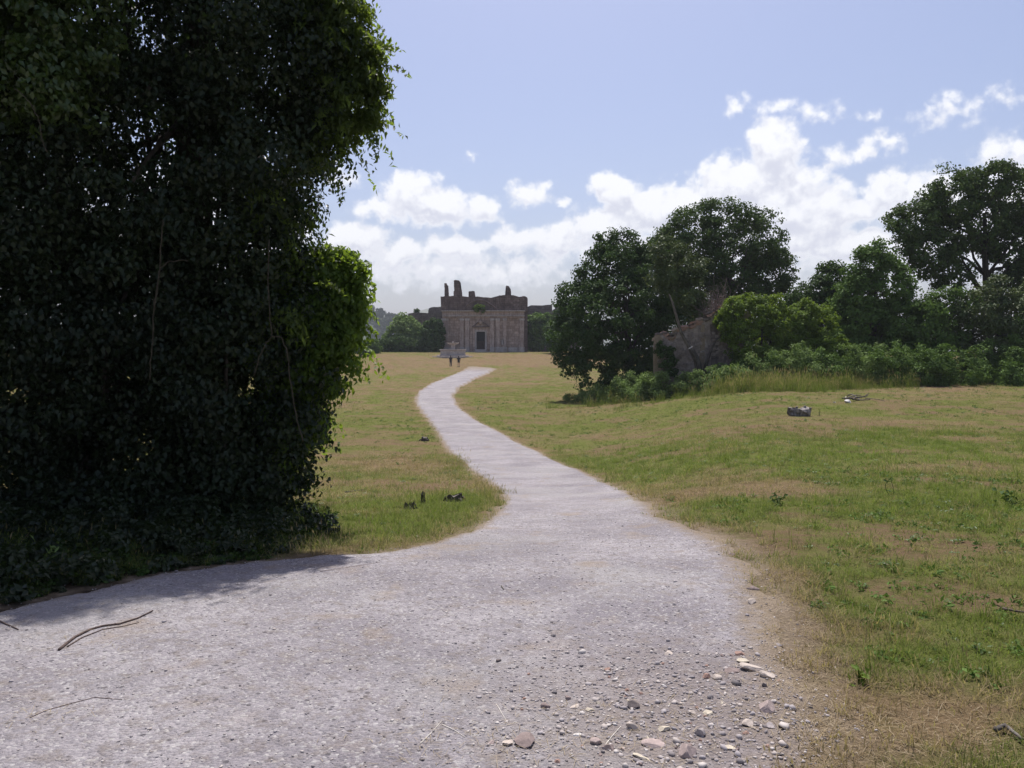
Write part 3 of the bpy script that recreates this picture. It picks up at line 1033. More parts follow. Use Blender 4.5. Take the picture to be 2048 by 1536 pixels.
# ------------------------------------------------------------------ left: ivy-clad tree and its neighbours
def ivy_tree():
    rg = np.random.default_rng(31)
    d = 8.2
    spec = [(450, 60, 190), (560, 120, 140), (612, 190, 70), (640, 100, 46), (668, 190, 34), (618, 280, 54), (585, 40, 90), (628, 20, 40), (500, 330, 170), (558, 420, 54), (545, 520, 90), (400, 560, 230), (560, 640, 90), (470, 760, 190),
            (300, 330, 260, .2), (120, 420, 260, .3), (250, 700, 270, .2), (60, 720, 280, .4), (-150, 500, 300, .5), (-140, 250, 300, .7), (250, 880, 200, .1), (420, 900, 150, .0), (60, 930, 200, .1), (-120, 900, 220, .2), (560, 800, 85), (500, 870, 90), (600, 870, 50, -.2), (80, 1000, 120, -.3), (230, 1010, 110, -.3), (350, 990, 110, -.2), (460, 980, 90, -.2), (545, 950, 70, -.2), (-80, 1010, 130, -.4), (40, 1060, 90, -.9), (170, 1050, 80, -.8), (300, 1030, 80, -.7), (410, 1020, 70, -.6), (500, 990, 60, -.5), (580, 950, 44, -.3), (300, 900, 170, .9), (520, 700, 130, 1.0), (480, 480, 170, 1.2), (200, 560, 260, 1.2), (550, 300, 110, 1.0), (120, 800, 200, 1.3), (450, 850, 150, 1.2), (240, 940, 150, .8), (60, 950, 150, .8), (400, 950, 110, .7), (530, 900, 90, .8), (480, 620, 140, 1.4), (250, 640, 200, 1.5), (330, 250, 200, 1.2), (60, 300, 150, -.5), (20, 480, 170, -.5), (60, 640, 150, -.4), (20, 820, 150, -.4),
            (300, 60, 230, .5), (430, -160, 230, .2), (600, -120, 120, .1), (280, -160, 190, .5), (60, 40, 220, .9), (-200, 140, 260, 1.0), (430, -340, 190, .4), (540, -290, 120, .5), (610, -40, 80, .1), (260, -330, 140, .4), (330, -480, 150, .3)]
    lb = []
    for q in spec:
        c, r = lobe(*q[:3], d, dd=(q[3] if len(q) > 3 else 0) + .3)
        r = np.array([r[0], r[1] * .85, r[2]])
        lb.append((c, r))
    bx = (360 - 1024) / F * 9.7
    base = np.array([bx, 9.7, float(terrain(bx, 9.7)) - .1])
    root = empty('ivy_tree', base, 'huge dark ivy-clad tree filling the left side beside the path', 'tree')
    V, T, tint, c = crown(lb, 2900, 125, .31, .066, .046, rg, .9, .35, .12, .25)
    # ivy trails hanging down from the clumps
    n = 900
    s = c[rg.choice(len(c), n)]
    ln = rg.uniform(.25, .9, n)
    k = 22
    t = np.linspace(0, 1, k)
    sway = rg.normal(size=(n, 2)) * .12
    q = s[:, None, :] + np.stack([sway[:, :1] * t, sway[:, 1:] * t, -ln[:, None] * t], 2)
    q = q.reshape(-1, 3) + rg.normal(size=(n * k, 3)) * .022
    nr = rg.normal(size=q.shape) * .6 + np.array([.1, -.6, .35])
    ok = q[:, 2] > terrain(q[:, 0], q[:, 1]) + .2
    V2, T2 = leaves(q[ok], nr[ok], .06, .044, rg, 1.2)
    tint2 = np.repeat(rg.random(ok.sum()), 2)
    Vv, Tt, ti = np.vstack([V, V2]), np.vstack([T, T2 + len(V)]), np.concatenate([tint, tint2])
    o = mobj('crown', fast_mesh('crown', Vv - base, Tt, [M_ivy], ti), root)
    o['kind'] = 'stuff'
    # sprays of longer leaves along the open side, sunlight put into their lighter colour
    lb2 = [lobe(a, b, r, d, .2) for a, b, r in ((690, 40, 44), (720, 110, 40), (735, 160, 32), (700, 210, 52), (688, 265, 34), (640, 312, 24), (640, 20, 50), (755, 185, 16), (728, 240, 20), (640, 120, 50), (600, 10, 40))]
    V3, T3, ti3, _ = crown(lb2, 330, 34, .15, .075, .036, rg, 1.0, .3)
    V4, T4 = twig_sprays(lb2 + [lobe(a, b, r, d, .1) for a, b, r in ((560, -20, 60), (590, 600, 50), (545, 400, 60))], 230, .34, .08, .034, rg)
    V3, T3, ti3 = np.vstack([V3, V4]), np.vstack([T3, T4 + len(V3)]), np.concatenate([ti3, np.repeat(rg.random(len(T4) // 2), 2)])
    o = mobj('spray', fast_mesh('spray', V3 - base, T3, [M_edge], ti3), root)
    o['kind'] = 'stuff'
    mb = limbs(base, P(420, -300, 9.9), .36, c[rg.choice(len(c), 30, replace=False)], rg, .15, thin=.14)
    mb.tube(bend(base + [-1.4, .5, 0], P(80, -200, 10.2), 8, .03, rg), np.linspace(.2, .08, 8), 8)
    mb.v = [tuple(np.array(v) - base) for v in mb.v]
    mb.build('trunk', M_bark, root, smooth=True)
    # lianas
    for pts, dep, r in (([(327, 440), (322, 480), (318, 560), (308, 620), (304, 700), (300, 760)], 6.75, .005),
                        ([(538, 480), (536, 560), (540, 640), (545, 672), (562, 676), (574, 700), (580, 760), (592, 830), (606, 884)], 6.9, .005),
                        ([(545, 672), (530, 690), (516, 720), (508, 752)], 6.9, .004),
                        ([(375, 520), (340, 522), (322, 535), (312, 580), (305, 640)], 6.75, .0045),
                        ([(30, 175), (60, 205), (78, 240), (84, 280), (95, 305)], 6.6, .004)):
        m2 = MB()
        pp = []
        for i, (a, b) in enumerate(pts):
            pp.append(P(a, b, dep) - base)
        fine = []
        for i in range(len(pp) - 1):
            for s_ in np.linspace(0, 1, 5, endpoint=False):
                fine.append(pp[i] * (1 - s_) + pp[i + 1] * s_ + rg.normal(size=3) * .004)
        fine.append(pp[-1])
        m2.tube(fine, [r] * len(fine), 5)
        m2.build('liana', M_liana, root, smooth=True)
    return root


ivy_tree()
tree('leafy_shrub', 'sunlit shrubby tree with bright green leaves at the right foot of the ivy tree', 545, 8.7,
     [(640, 560, 38), (685, 570, 26), (672, 620, 44), (655, 670, 54), (692, 660, 28), (712, 600, 22), (622, 735, 46), (590, 800, 40), (600, 640, 60), (575, 720, 60), (560, 850, 60), (540, 900, 50, -.1), (600, 850, 34), (660, 525, 20), (570, 560, 50), (692, 512, 14), (712, 552, 14), (690, 715, 22), (650, 775, 22)],
     M_bright, 760, 54, .17, .075, .045, .04, 32, 12, cat='shrub', droop=.7, floor=.05, inner=.3, dbase=9.2)
tree('leafy_tree', 'glossy leaved tree overhanging the upper left corner above the ivy', -420, 7.4,
     [(60, 60, 110), (150, 20, 80), (100, 160, 70), (0, 150, 90), (170, 100, 44), (-90, 60, 140), (80, -120, 150), (-120, -100, 200), (120, 220, 34)], M_gloss, 760, 50, .17, .07, .045, .028, 33, 3, cat='tree', droop=.7, inner=.3)


# ------------------------------------------------------------------ scattered ground plants (geometry nodes instances, nobody could count them)
LIB = {}


def blade_clump(name, n, h, spread, w, seed, heads=0, segs=3, lean=.5, m=None):
    rg = np.random.default_rng(seed)
    V, Fq, ti = [], [], []
    for i in range(n):
        a, r = rg.uniform(0, 2 * math.pi), spread * math.sqrt(rg.random())
        b = np.array([r * math.cos(a), r * math.sin(a), -.01])
        dr = rg.uniform(0, 2 * math.pi)
        ld = np.array([math.cos(dr), math.sin(dr), 0])
        sd_ = np.array([-ld[1], ld[0], 0])
        H = h * rg.uniform(.45, 1.15)
        le = lean * rg.uniform(.2, 1.5)
        ww = w * rg.uniform(.6, 1.3)
        tt = rg.random()
        st = len(V)
        for s in range(segs + 1):
            t = s / segs
            c = b + ld * H * le * t ** 1.8 + np.array([0, 0, H * t * (1 - .25 * le * t)])
            hw = ww * .5 * (1 - t) ** .7
            if s < segs:
                V += [c - sd_ * hw, c + sd_ * hw]
            else:
                V.append(c)
        for s in range(segs - 1):
            q = st + s * 2
            Fq += [[q, q + 1, q + 3], [q, q + 3, q + 2]]
            ti += [tt, tt]
        q = st + (segs - 1) * 2
        Fq.append([q, q + 1, q + 2])
        ti.append(tt)
        if i < heads:
            c = V[-1]
            st = len(V)
            V += [c - sd_ * w * .3, c + ld * w * 1.2 + np.array([0, 0, h * .10]), c + ld * w * 1.5 + np.array([0, 0, h * .22]), c + sd_ * w * 1.3 + np.array([0, 0, h * .09])]
            Fq += [[st, st + 1, st + 2], [st, st + 2, st + 3]]
            ti += [1, 1]
    me = fast_mesh(name, np.array(V), np.array(Fq), [m or M_grass], np.array(ti))
    return bpy.data.objects.new(name, me)


def rosette(name, n, L, W, seed, m):
    rg = np.random.default_rng(seed)
    p = rg.normal(size=(n, 3)) * np.array([L * .7, L * .7, L * .25]) + [0, 0, L * .5]
    nr = rg.normal(size=(n, 3)) * .5 + [0, 0, 1]
    V, T = leaves(p, nr, L, W, rg, .1)
    return bpy.data.objects.new(name, fast_mesh(name, V, T, [m], np.repeat(rg.random(n), 2)))


def blob(name, r, n, L, seed, m):
    rg = np.random.default_rng(seed)
    d = unit(rg.normal(size=(n, 3)))
    d[:, 2] = np.abs(d[:, 2]) * .9 - .1
    f = 1 + .22 * np.sin(d[:, 0] * 5 + seed) * np.cos(d[:, 1] * 4)
    p = d * r * (f * rg.uniform(.75, 1.05, n))[:, None] * [1, 1, 1.15]
    V, T = leaves(p, d + rg.normal(size=d.shape) * .4, L, L * .8, rg, .2)
    return bpy.data.objects.new(name, fast_mesh(name, V, T, [m], np.repeat(rg.random(n), 2)))


def lib(name, objs):
    c = bpy.data.collections.new(name)
    for o in objs:
        c.objects.link(o)
    LIB[name] = c
    return c


lib('meadow_lib', [
    blade_clump('a_short', 30, .075, .085, .0044, 1, 0, 3, 1.1), blade_clump('b_short', 26, .105, .09, .0044, 2, 3, 3, 1.0), blade_clump('c_short', 30, .06, .10, .0046, 3, 0, 3, 1.4),
    blade_clump('d_tall', 14, .18, .08, .0042, 4, 8, 3, .8), blade_clump('e_matted', 30, .055, .11, .0042, 5, 0, 3, 2.4), rosette('f_weed', 10, .028, .018, 6, M_weed)])
lib('far_lib', [blade_clump('a_far', 30, .065, .26, .010, 11, 0, 2, 1.2), blade_clump('b_far', 26, .10, .26, .010, 12, 0, 2, 1.0), blade_clump('c_far', 34, .05, .28, .011, 13, 0, 2, 1.6)])
lib('tall_lib', [blade_clump('a_reed', 26, 1.0, .28, .014, 21, 18, 3, .35), blade_clump('b_reed', 26, .55, .25, .014, 22, 8, 3, .5), blade_clump('c_reed', 30, .42, .3, .016, 23, 0, 3, .6)])
lib('under_lib', [blade_clump('a_under', 20, .28, .10, .007, 31, 2, 3, .6), rosette('b_under', 40, .075, .055, 32, M_ivy), rosette('c_under', 46, .09, .05, 33, M_dark), blade_clump('d_under', 22, .16, .10, .006, 34, 0, 3, .8)])
lib('weed_lib', [rosette('a_spot', 16, .045, .024, 51, M_mid), rosette('b_spot', 20, .04, .026, 52, M_weed), rosette('c_spot', 12, .06, .028, 53, M_mid), blade_clump('d_spot', 26, .16, .07, .005, 54, 6, 3, .8)])
lib('wood_lib', [blob('a_wood', 3.6, 420, 1.0, 41, M_far), blob('b_wood', 3.0, 380, .9, 42, M_far), blob('c_wood', 4.2, 460, 1.1, 43, M_far)])


def scatter(name, pts, kind_, rot, scl, dry, rnd, coll, label=None, cat=None):
    me = bpy.data.meshes.new(name)
    me.vertices.add(len(pts))
    me.vertices.foreach_set('co', np.asarray(pts, np.float32).ravel())
    for nm, ty, ar in (('pick', 'INT', kind_), ('rot', 'FLOAT_VECTOR', rot), ('scl', 'FLOAT_VECTOR', scl), ('dry', 'FLOAT', dry), ('rnd', 'FLOAT', rnd)):
        at = me.attributes.new(nm, ty, 'POINT')
        at.data.foreach_set('vector' if ty == 'FLOAT_VECTOR' else 'value', np.asarray(ar, np.int32 if ty == 'INT' else np.float32).ravel())
    o = mobj(name, me)
    ng = bpy.data.node_groups.new(name, 'GeometryNodeTree')
    ng.interface.new_socket('Geometry', in_out='INPUT', socket_type='NodeSocketGeometry')
    ng.interface.new_socket('Geometry', in_out='OUTPUT', socket_type='NodeSocketGeometry')
    N = ng.nodes
    gi, go = N.new('NodeGroupInput'), N.new('NodeGroupOutput')
    ci = N.new('GeometryNodeCollectionInfo')
    ci.inputs['Collection'].default_value = LIB[coll]
    ci.inputs['Separate Children'].default_value = True
    ci.inputs['Reset Children'].default_value = True
    ip = N.new('GeometryNodeInstanceOnPoints')
    ip.inputs['Pick Instance'].default_value = True

    def na(nm, ty):
        q = N.new('GeometryNodeInputNamedAttribute')
        q.data_type = ty
        q.inputs['Name'].default_value = nm
        return q.outputs['Attribute']
    L = ng.links.new
    L(gi.outputs[0], ip.inputs['Points'])
    L(ci.outputs[0], ip.inputs['Instance'])
    L(na('pick', 'INT'), ip.inputs['Instance Index'])
    L(na('rot', 'FLOAT_VECTOR'), ip.inputs['Rotation'])
    L(na('scl', 'FLOAT_VECTOR'), ip.inputs['Scale'])
    L(ip.outputs[0], go.inputs[0])
    md = o.modifiers.new('scatter', 'NODES')
    md.node_group = ng
    return tag(o, label, cat, kind='stuff')


def sector(n, r0, r1, a0, a1, rg):
    """points even over the ground between two distances and bearings seen from the camera"""
    r = np.sqrt(rg.uniform(r0 * r0, r1 * r1, n))
    a = rg.uniform(math.radians(a0), math.radians(a1), n)
    return r * np.sin(a), r * np.cos(a)


def meadow():
    rg = np.random.default_rng(51)
    for nm, coll, bands, k in (
            ('grass', 'meadow_lib', ((2.0, 6.5, 230, .9), (6.5, 13, 85, 1.25), (13, 26, 30, 1.8)), 6),
            ('grass', 'far_lib', ((20, 45, 16, .9), (45, 85, 7, 1.3), (85, 165, 2.4, 2.0)), 3)):
        X, Y, Sc = [], [], []
        for r0, r1, den, sc in bands:
            ar = math.radians(84) / 2 * (r1 * r1 - r0 * r0)
            x, y = sector(int(ar * den), r0, r1, -42, 42, rg)
            X.append(x)
            Y.append(y)
            Sc.append(np.full(len(x), sc))
        X, Y, Sc = map(np.concatenate, (X, Y, Sc))
        sd = path_sd(X, Y) + (fbm(X, Y, .5, 3, 8) - .5) * .55 + (fbm(X, Y, .15, 2, 18) - .5) * .3
        dr = dryness(X, Y)
        fringe = np.exp(-np.maximum(-sd, 0) / .30)
        dr = np.clip(dr + .5 * fringe, 0, 1)
        dist = np.hypot(X, Y)
        ok = (sd < .02) | ((sd < .30) & (rg.random(len(X)) < .22 * np.exp(-np.maximum(sd, 0) / .10) * (fbm(X, Y, .35, 2, 12) > .45) + .012))
        # bare, dry patches carry fewer tufts
        ok &= rg.random(len(X)) < (1.05 - .35 * dr ** 2)
        ok &= rg.random(len(X)) > .75 * bareness(X, Y)
        ok &= rg.random(len(X)) > under_ivy(X, Y) * 1.1
        # not under the church, fountain
        ok &= ~((Y > 158) & (X > -15.5) & (X < 4)) & ~(((X + 10.8) ** 2 + (Y - 142) ** 2) < 16)
        for a, b, r in ((909, 1003, .34), (849, 882, .45), (846, 1008, .24), (818, 1018, .22), (1598, 832, .7)):
            c = G(a, b)
            ok &= (X - c[0]) ** 2 + (Y - c[1] + r * .75) ** 2 > r * r
        X, Y, Sc, dr, sd = X[ok], Y[ok], Sc[ok], dr[ok], sd[ok]
        n = len(X)
        Z = terrain(X, Y) - .01
        if k == 6:
            pr = rg.random(n)
            kind_ = np.where(dr > .6, np.where(pr < .5, 4, np.where(pr < .75, 3, 1)), np.where(pr < .33, 0, np.where(pr < .62, 1, np.where(pr < .90, 2, np.where(pr < .95, 3, 5)))))
        else:
            kind_ = rg.integers(0, 3, n)
        hz = rg.uniform(.7, 1.3, n) * (1 + .35 * np.exp(-((np.maximum(-sd, 0) - .15) / .3) ** 2) * (X < 0)) * (.75 + .8 * fbm(X, Y, 1.1, 3, 6))
        hz *= .92 - .30 * (dr > .6)
        scl = np.column_stack([Sc * rg.uniform(.8, 1.25, n), Sc * rg.uniform(.8, 1.25, n), hz * Sc ** .55])
        rot = np.column_stack([rg.normal(0, .12, n), rg.normal(0, .12, n), rg.uniform(0, 6.28, n)])
        scatter(nm, np.column_stack([X, Y, Z]), kind_, rot, scl, dr, rg.random(n), coll)
    # tall weeds before the brambles
    X, Y = [], []
    for (px, dd, rx, ry, n) in ((1490, 44.5, 1.6, .9, 380), (1550, 44, 1.8, .9, 420), (1620, 44.3, 1.8, .9, 380), (1690, 44.5, 1.4, .7, 190), (1450, 45, 1.2, .8, 90), (1580, 42, 1.6, .6, 110), (1760, 45.2, 1.6, .6, 70), (1330, 47, 3, .8, 60), (1200, 52, 2.5, .7, 50)):
        c = ((px - 1024) / F * dd, dd)
        X.append(rg.normal(c[0], rx * .6, n))
        Y.append(rg.normal(c[1], ry * .7, n))
    X, Y = np.concatenate(X), np.concatenate(Y)
    n = len(X)
    sc = rg.uniform(.3, 1.0, n) * (.5 + fbm(X, Y, 1.0, 2, 30))
    scatter('tall_grass', np.column_stack([X, Y, terrain(X, Y)]), rg.choice(3, n, p=[.3, .35, .35]), np.column_stack([rg.normal(0, .1, n), rg.normal(0, .1, n), rg.uniform(0, 6.28, n)]),
            np.column_stack([sc, sc, sc]), np.clip(rg.normal(.14, .26, n), 0, 1), rg.random(n), 'tall_lib')
    # undergrowth in the shade of the ivy tree
    x, y = rg.uniform(-9, -1.6, 14000), rg.uniform(4.6, 10, 14000)
    sd = path_sd(x, y)
    edge = -1.95 - .12 * (y - 6.0) + (fbm(x, y, .8, 2) - .5) * .6
    ok = (sd < -.06) & (x < edge)
    x, y, sd = x[ok], y[ok], sd[ok]
    n = len(x)
    sc = rg.uniform(.5, 1.1, n) * (.45 + .75 * sstep(.1, 1.4, -sd))
    scatter('undergrowth', np.column_stack([x, y, terrain(x, y)]), rg.choice(4, n, p=[.12, .40, .30, .18]), np.column_stack([rg.normal(0, .2, n), rg.normal(0, .2, n), rg.uniform(0, 6.28, n)]),
            np.column_stack([sc, sc, sc]), np.clip(rg.normal(.15, .2, n), 0, 1), rg.random(n), 'under_lib')
    # darker broad-leaved weeds and clods all over the meadow
    x, y = sector(5200, 3.5, 60, -42, 42, rg)
    x2, y2 = sector(1500, 3, 14, 8, 42, rg)
    x, y = np.concatenate([x, x2]), np.concatenate([y, y2])
    ok = (path_sd(x, y) < -.25) & (fbm(x, y, 2.2, 3, 21) > .50)
    x, y = x[ok], y[ok]
    n = len(x)
    sc = rg.uniform(.4, .95, n) * (1 + .02 * np.hypot(x, y))
    scatter('meadow_weeds', np.column_stack([x, y, terrain(x, y)]), rg.choice(4, n, p=[.4, .2, .15, .25]), np.column_stack([rg.normal(0, .1, n), rg.normal(0, .1, n), rg.uniform(0, 6.28, n)]),
            np.column_stack([sc, sc, sc]), np.clip(rg.normal(.5, .3, n), 0, 1), rg.random(n), 'weed_lib')
    # wood on the near hill
    q = HV[rg.choice(len(HV), 5200)]
    q = q + rg.normal(size=q.shape) * [6, 12, .3]
    q = q[(q[:, 2] > -48) & (q[:, 1] < 930)]
    n = len(q)
    sc = rg.uniform(.9, 1.7, n)
    scatter('forest', q, rg.integers(0, 3, n), np.column_stack([np.zeros(n), np.zeros(n), rg.uniform(0, 6.28, n)]), np.column_stack([sc, sc, sc * rg.uniform(.8, 1.3, n)]), np.zeros(n), rg.random(n), 'wood_lib')


meadow()


# ---- belts of bracken and brambles in front of the trees
def belt(name, row, n, per, cr, L, W, leafmat, seed, hs):
    """row: bearing, distance, height and depth in metres along the foot of the belt"""
    rg = np.random.default_rng(seed)
    lb = []
    pts = [(np.array([(a - 1024) / F * b, b, 0.0]), h, dp) for a, b, h, dp in row]
    for i in range(len(pts) - 1):
        (p, h0, d0), (q, h1, d1) = pts[i], pts[i + 1]
        m_ = max(2, int(np.linalg.norm(q - p) / .55))
        for t in np.linspace(0, 1, m_, endpoint=False):
            for _ in range(3):
                c = p + (q - p) * t
                h, dp = h0 + (h1 - h0) * t, d0 + (d1 - d0) * t
                hh = h * rg.uniform(.4, 1.18)
                y = c[1] + rg.uniform(0, dp)
                x = c[0] + rg.normal() * .3
                z = float(terrain(x, y))
                rr = rg.uniform(.26, .72)
                lb.append((np.array([x, y, z + hh * .45]), np.array([rr, rr, hh * .6])))
    V, T, tint, _ = crown(lb, n, per, cr, L, W, rg, .45, .3, .02, .6)
    o = mobj(name, fast_mesh(name, V, T, [leafmat], tint))
    return tag(o, kind='stuff')


belt('bracken', [(1165, 56, .6, 3), (1200, 54, 1.1, 4), (1270, 51.5, 1.6, 3), (1330, 48.5, 1.45, 2), (1390, 47.5, 1.5, 2), (1440, 46, 1.5, 3), (1490, 45.5, 1.1, 2)], 760, 60, .34, .17, .075, M_brack, 61, .8)
belt('brambles', [(1470, 46.5, 1.6, 3), (1560, 46, 1.8, 4), (1680, 46, 2.1, 4), (1800, 46, 2.2, 4), (1920, 46.5, 2.3, 4), (2048, 47, 2.4, 4), (2180, 47, 2.5, 4)], 1400, 58, .36, .16, .10, M_mid, 62, 1.0)
belt('fern_thicket', [(1470, 46.2, 1.7, 1.2), (1560, 46.2, 2.2, 1.5), (1650, 46.4, 2.4, 1.5), (1760, 46.6, 2.2, 1.5), (1850, 46.6, 2.0, 1)], 420, 58, .36, .17, .07, M_brack, 63, 1.0)


def ground_cover():
    rg = np.random.default_rng(64)
    lb = []
    x, y = rg.uniform(-7.5, -1.75, 900), rg.uniform(4.6, 8.2, 900)
    sd = path_sd(x, y)
    ok = (sd < -.22) & (under_ivy(x, y) > .5)
    for a, b, q in zip(x[ok], y[ok], -sd[ok]):
        hh = rg.uniform(.05, .17) + .26 * min(1, q / 1.3) * rg.uniform(.3, 1.2)
        r = rg.uniform(.12, .30)
        lb.append((np.array([a, b, float(terrain(a, b)) + hh * .4]), np.array([r, r, hh * .7])))
    V, T, tint, _ = crown(lb, 2200, 30, .10, .055, .036, rg, .3, .3, .005, .7)
    tag(mobj('ground_ivy', fast_mesh('ground_ivy', V, T, [M_ivy], tint)), kind='stuff')


ground_cover()

# ------------------------------------------------------------------ ruined hut
def hut():
    d = 51.0
    w = d / F
    bx = (1310 - 1024) * w
    z0 = float(terrain(bx + 2, d)) - .25
    root = empty('ruined_hut', (bx, d, z0), 'ruined plastered hut with a broken gable wall among the trees', 'hut')

    def pz(px, py):
        return (px - 1310) * w, P(px, py, d)[2] - z0
    top = [pz(*p) for p in ((1312, 680), (1318, 670), (1332, 667), (1336, 678), (1346, 676), (1350, 661), (1364, 663), (1367, 655), (1384, 657), (1388, 646), (1396, 649), (1400, 640), (1416, 641), (1420, 628), (1436, 631), (1442, 615), (1470, 612), (1500, 625))]
    ol = [(0, 0)] + top + [(top[-1][0], 0)]
    m_ = MB().prism(ol, 0, .45)
    m_.build('gable_wall', M_hut, root, tri=True)
    # side walls running back
    MB().box(.06, .42, .46, 4.5, 0, 1.1).build('side_wall', M_hut, root)
    # rubble showing where the plaster has gone
    rb = random.Random(9)
    mb = MB()
    tx, tz = [p[0] for p in top], [p[1] for p in top]
    z = .1
    while z < 4.3:
        h = rb.uniform(.15, .25)
        x = rb.uniform(0, .25)
        while x < top[-1][0] - .2:
            ww = rb.uniform(.2, .48)
            lim = min(float(np.interp(x, tx, tz)), float(np.interp(x + ww, tx, tz)))
            if z + h < lim and (rb.random() < .62 or z + .5 > lim):
                mb.box(x + .015, x + ww - .015, -rb.uniform(.015, .11), .02, z + .012, z + h - .012, .022)
            x += ww
        z += h
    mb.build('rubble_face', M_rubble, root)['kind'] = 'stuff'
    # corner pier, ochre crumbling plaster
    x1, zt = pz(1330, 676)
    MB().prism([(-.08, 0), (.42, 0), (.40, zt - .3), (.52, zt - .05), (.30, zt + .12), (-.02, zt + .02), (-.14, zt - .5)], -.07, .0).build('corner_plaster', M_lichen, root)
    # brick scar down the wall
    xa, za = pz(1400, 645)
    MB().prism([(xa, .3), (xa + .22, .2), (xa + .30, za * .6), (xa + .26, za - .1), (xa + .02, za - .25), (xa - .05, za * .5)], -.05, .0).build('plaster_scar', M_lichen, root)
    xa, za = pz(1420, 640)
    MB().prism([(xa - .1, .1), (xa + .5, .1), (xa + .55, za * .5), (xa + .42, za - .15), (xa - .02, za - .3), (xa + .08, za * .5)], -.035, .0).build('bare_masonry', M_ruin, root)
    # broken tiles along the rake
    rg = random.Random(5)
    for i in range(len(top) - 2):
        (xa, za), (xb, zb) = top[i], top[i + 1]
        for t in np.linspace(0, 1, max(2, int(abs(xb - xa) / .16) + 1), endpoint=False):
            x, z = xa + (xb - xa) * t, za + (zb - za) * t
            s = rg.uniform(.13, .25)
            mb = MB().box(-s, s, -.22, .2, -.06, .07, .03)
            o = mb.build('tile', M_tile if rg.random() < .5 else (M_ruin if rg.random() < .6 else M_lichen), root, loc=(x, .16 + rg.uniform(-.06, .06), z + .04))
            o.rotation_euler = (rg.uniform(-.3, .3), rg.uniform(-.6, .1), rg.uniform(-.4, .4))
    return root


hut()


def lowbush(name, label, base_px, d, lo, leafmat, n, per, cr, L, W, seed, cat='shrub', group=None):
    return tree(name, label, base_px, d, lo, leafmat, n, per, cr, L, W, .04, seed, 6, cat, group, trunkname='stem', floor=.02)


lowbush('ivy_bush', 'dark ivy clump growing against the left corner of the ruined hut', 1335, 50.4, [(1332, 700, 15), (1330, 720, 18), (1338, 735, 18), (1322, 690, 8)], M_dark, 70, 46, .22, .15, .11, 71, 'ivy')


# slender leaning trunk, cut limb, dead shrub
def leaning_trunk():
    d = 50.3
    base = G(1408, 748)
    base = np.array([(1408 - 1024) / F * d, d, float(terrain((1408 - 1024) / F * d, d))])
    root = empty('leaning_trunk', base, 'bare leaning trunk with a pale sawn limb in front of the hut', 'trunk')
    pts = [P(a, b, d) - base for a, b in ((1402, 742), (1392, 722), (1376, 690), (1362, 665), (1352, 630), (1345, 605), (1338, 588))]
    pts[0][2] = -.1
    MB().tube(pts, [.17, .15, .12, .10, .085, .065, .03], 9).build('trunk', M_palebark, root, smooth=True)
    pts = [P(a, b, d - .3) - base for a, b in ((1402, 742), (1398, 728), (1391, 712), (1381, 696))]
    pts[0][2] = -.1
    MB().tube(pts, [.2, .18, .17, .16], 9).build('sawn_limb', M_bark, root, smooth=True)
    dirv = unit((pts[3] - pts[2])[None])[0]
    MB().tube([pts[3] + dirv * .003, pts[3] + dirv * .03], [.155, .15], 9).build('sawn_face', M_cut, root)
    pts = [P(a, b, d - .1) - base for a, b in ((1408, 745), (1415, 720), (1422, 700), (1432, 680), (1444, 668))]
    MB().tube(pts, [.13, .11, .09, .06, .03], 7).build('side_limb', M_bark, root, smooth=True)


leaning_trunk()


def dead_shrub():
    rg = np.random.default_rng(81)
    d = 52.5
    b = P(1432, 640, d)
    root = empty('dead_shrub', b, 'leafless grey-pink dead shrub on top of the hut wall', 'shrub')
    mb = MB()
    for i in range(70):
        a, e = rg.uniform(0, 2 * math.pi), rg.uniform(.15, 1.45)
        L = rg.uniform(.9, 2.3)
        t = np.array([math.cos(a) * math.cos(e), math.sin(a) * math.cos(e), math.sin(e)]) * L
        s = rg.normal(size=3) * [.5, .2, .15]
        p = bend(s, s + t, 5, .08, rg)
        mb.tube(p, np.linspace(.022, .006, 5), 4, False)
        for j in range(6):
            k = rg.integers(1, 5)
            q = bend(p[k], p[k] + rg.normal(size=3) * .45 + t * .15, 4, .1, rg)
            mb.tube(q, np.linspace(.011, .005, 4), 3, False)
    mb.build('twigs', M_twig, root)['kind'] = 'stuff'
    MB().tube([(0, 0, -1.2), (0, 0, -.4), (0, 0, .2)], [.08, .07, .05], 7).build('stem', M_twig, root, smooth=True)


dead_shrub()


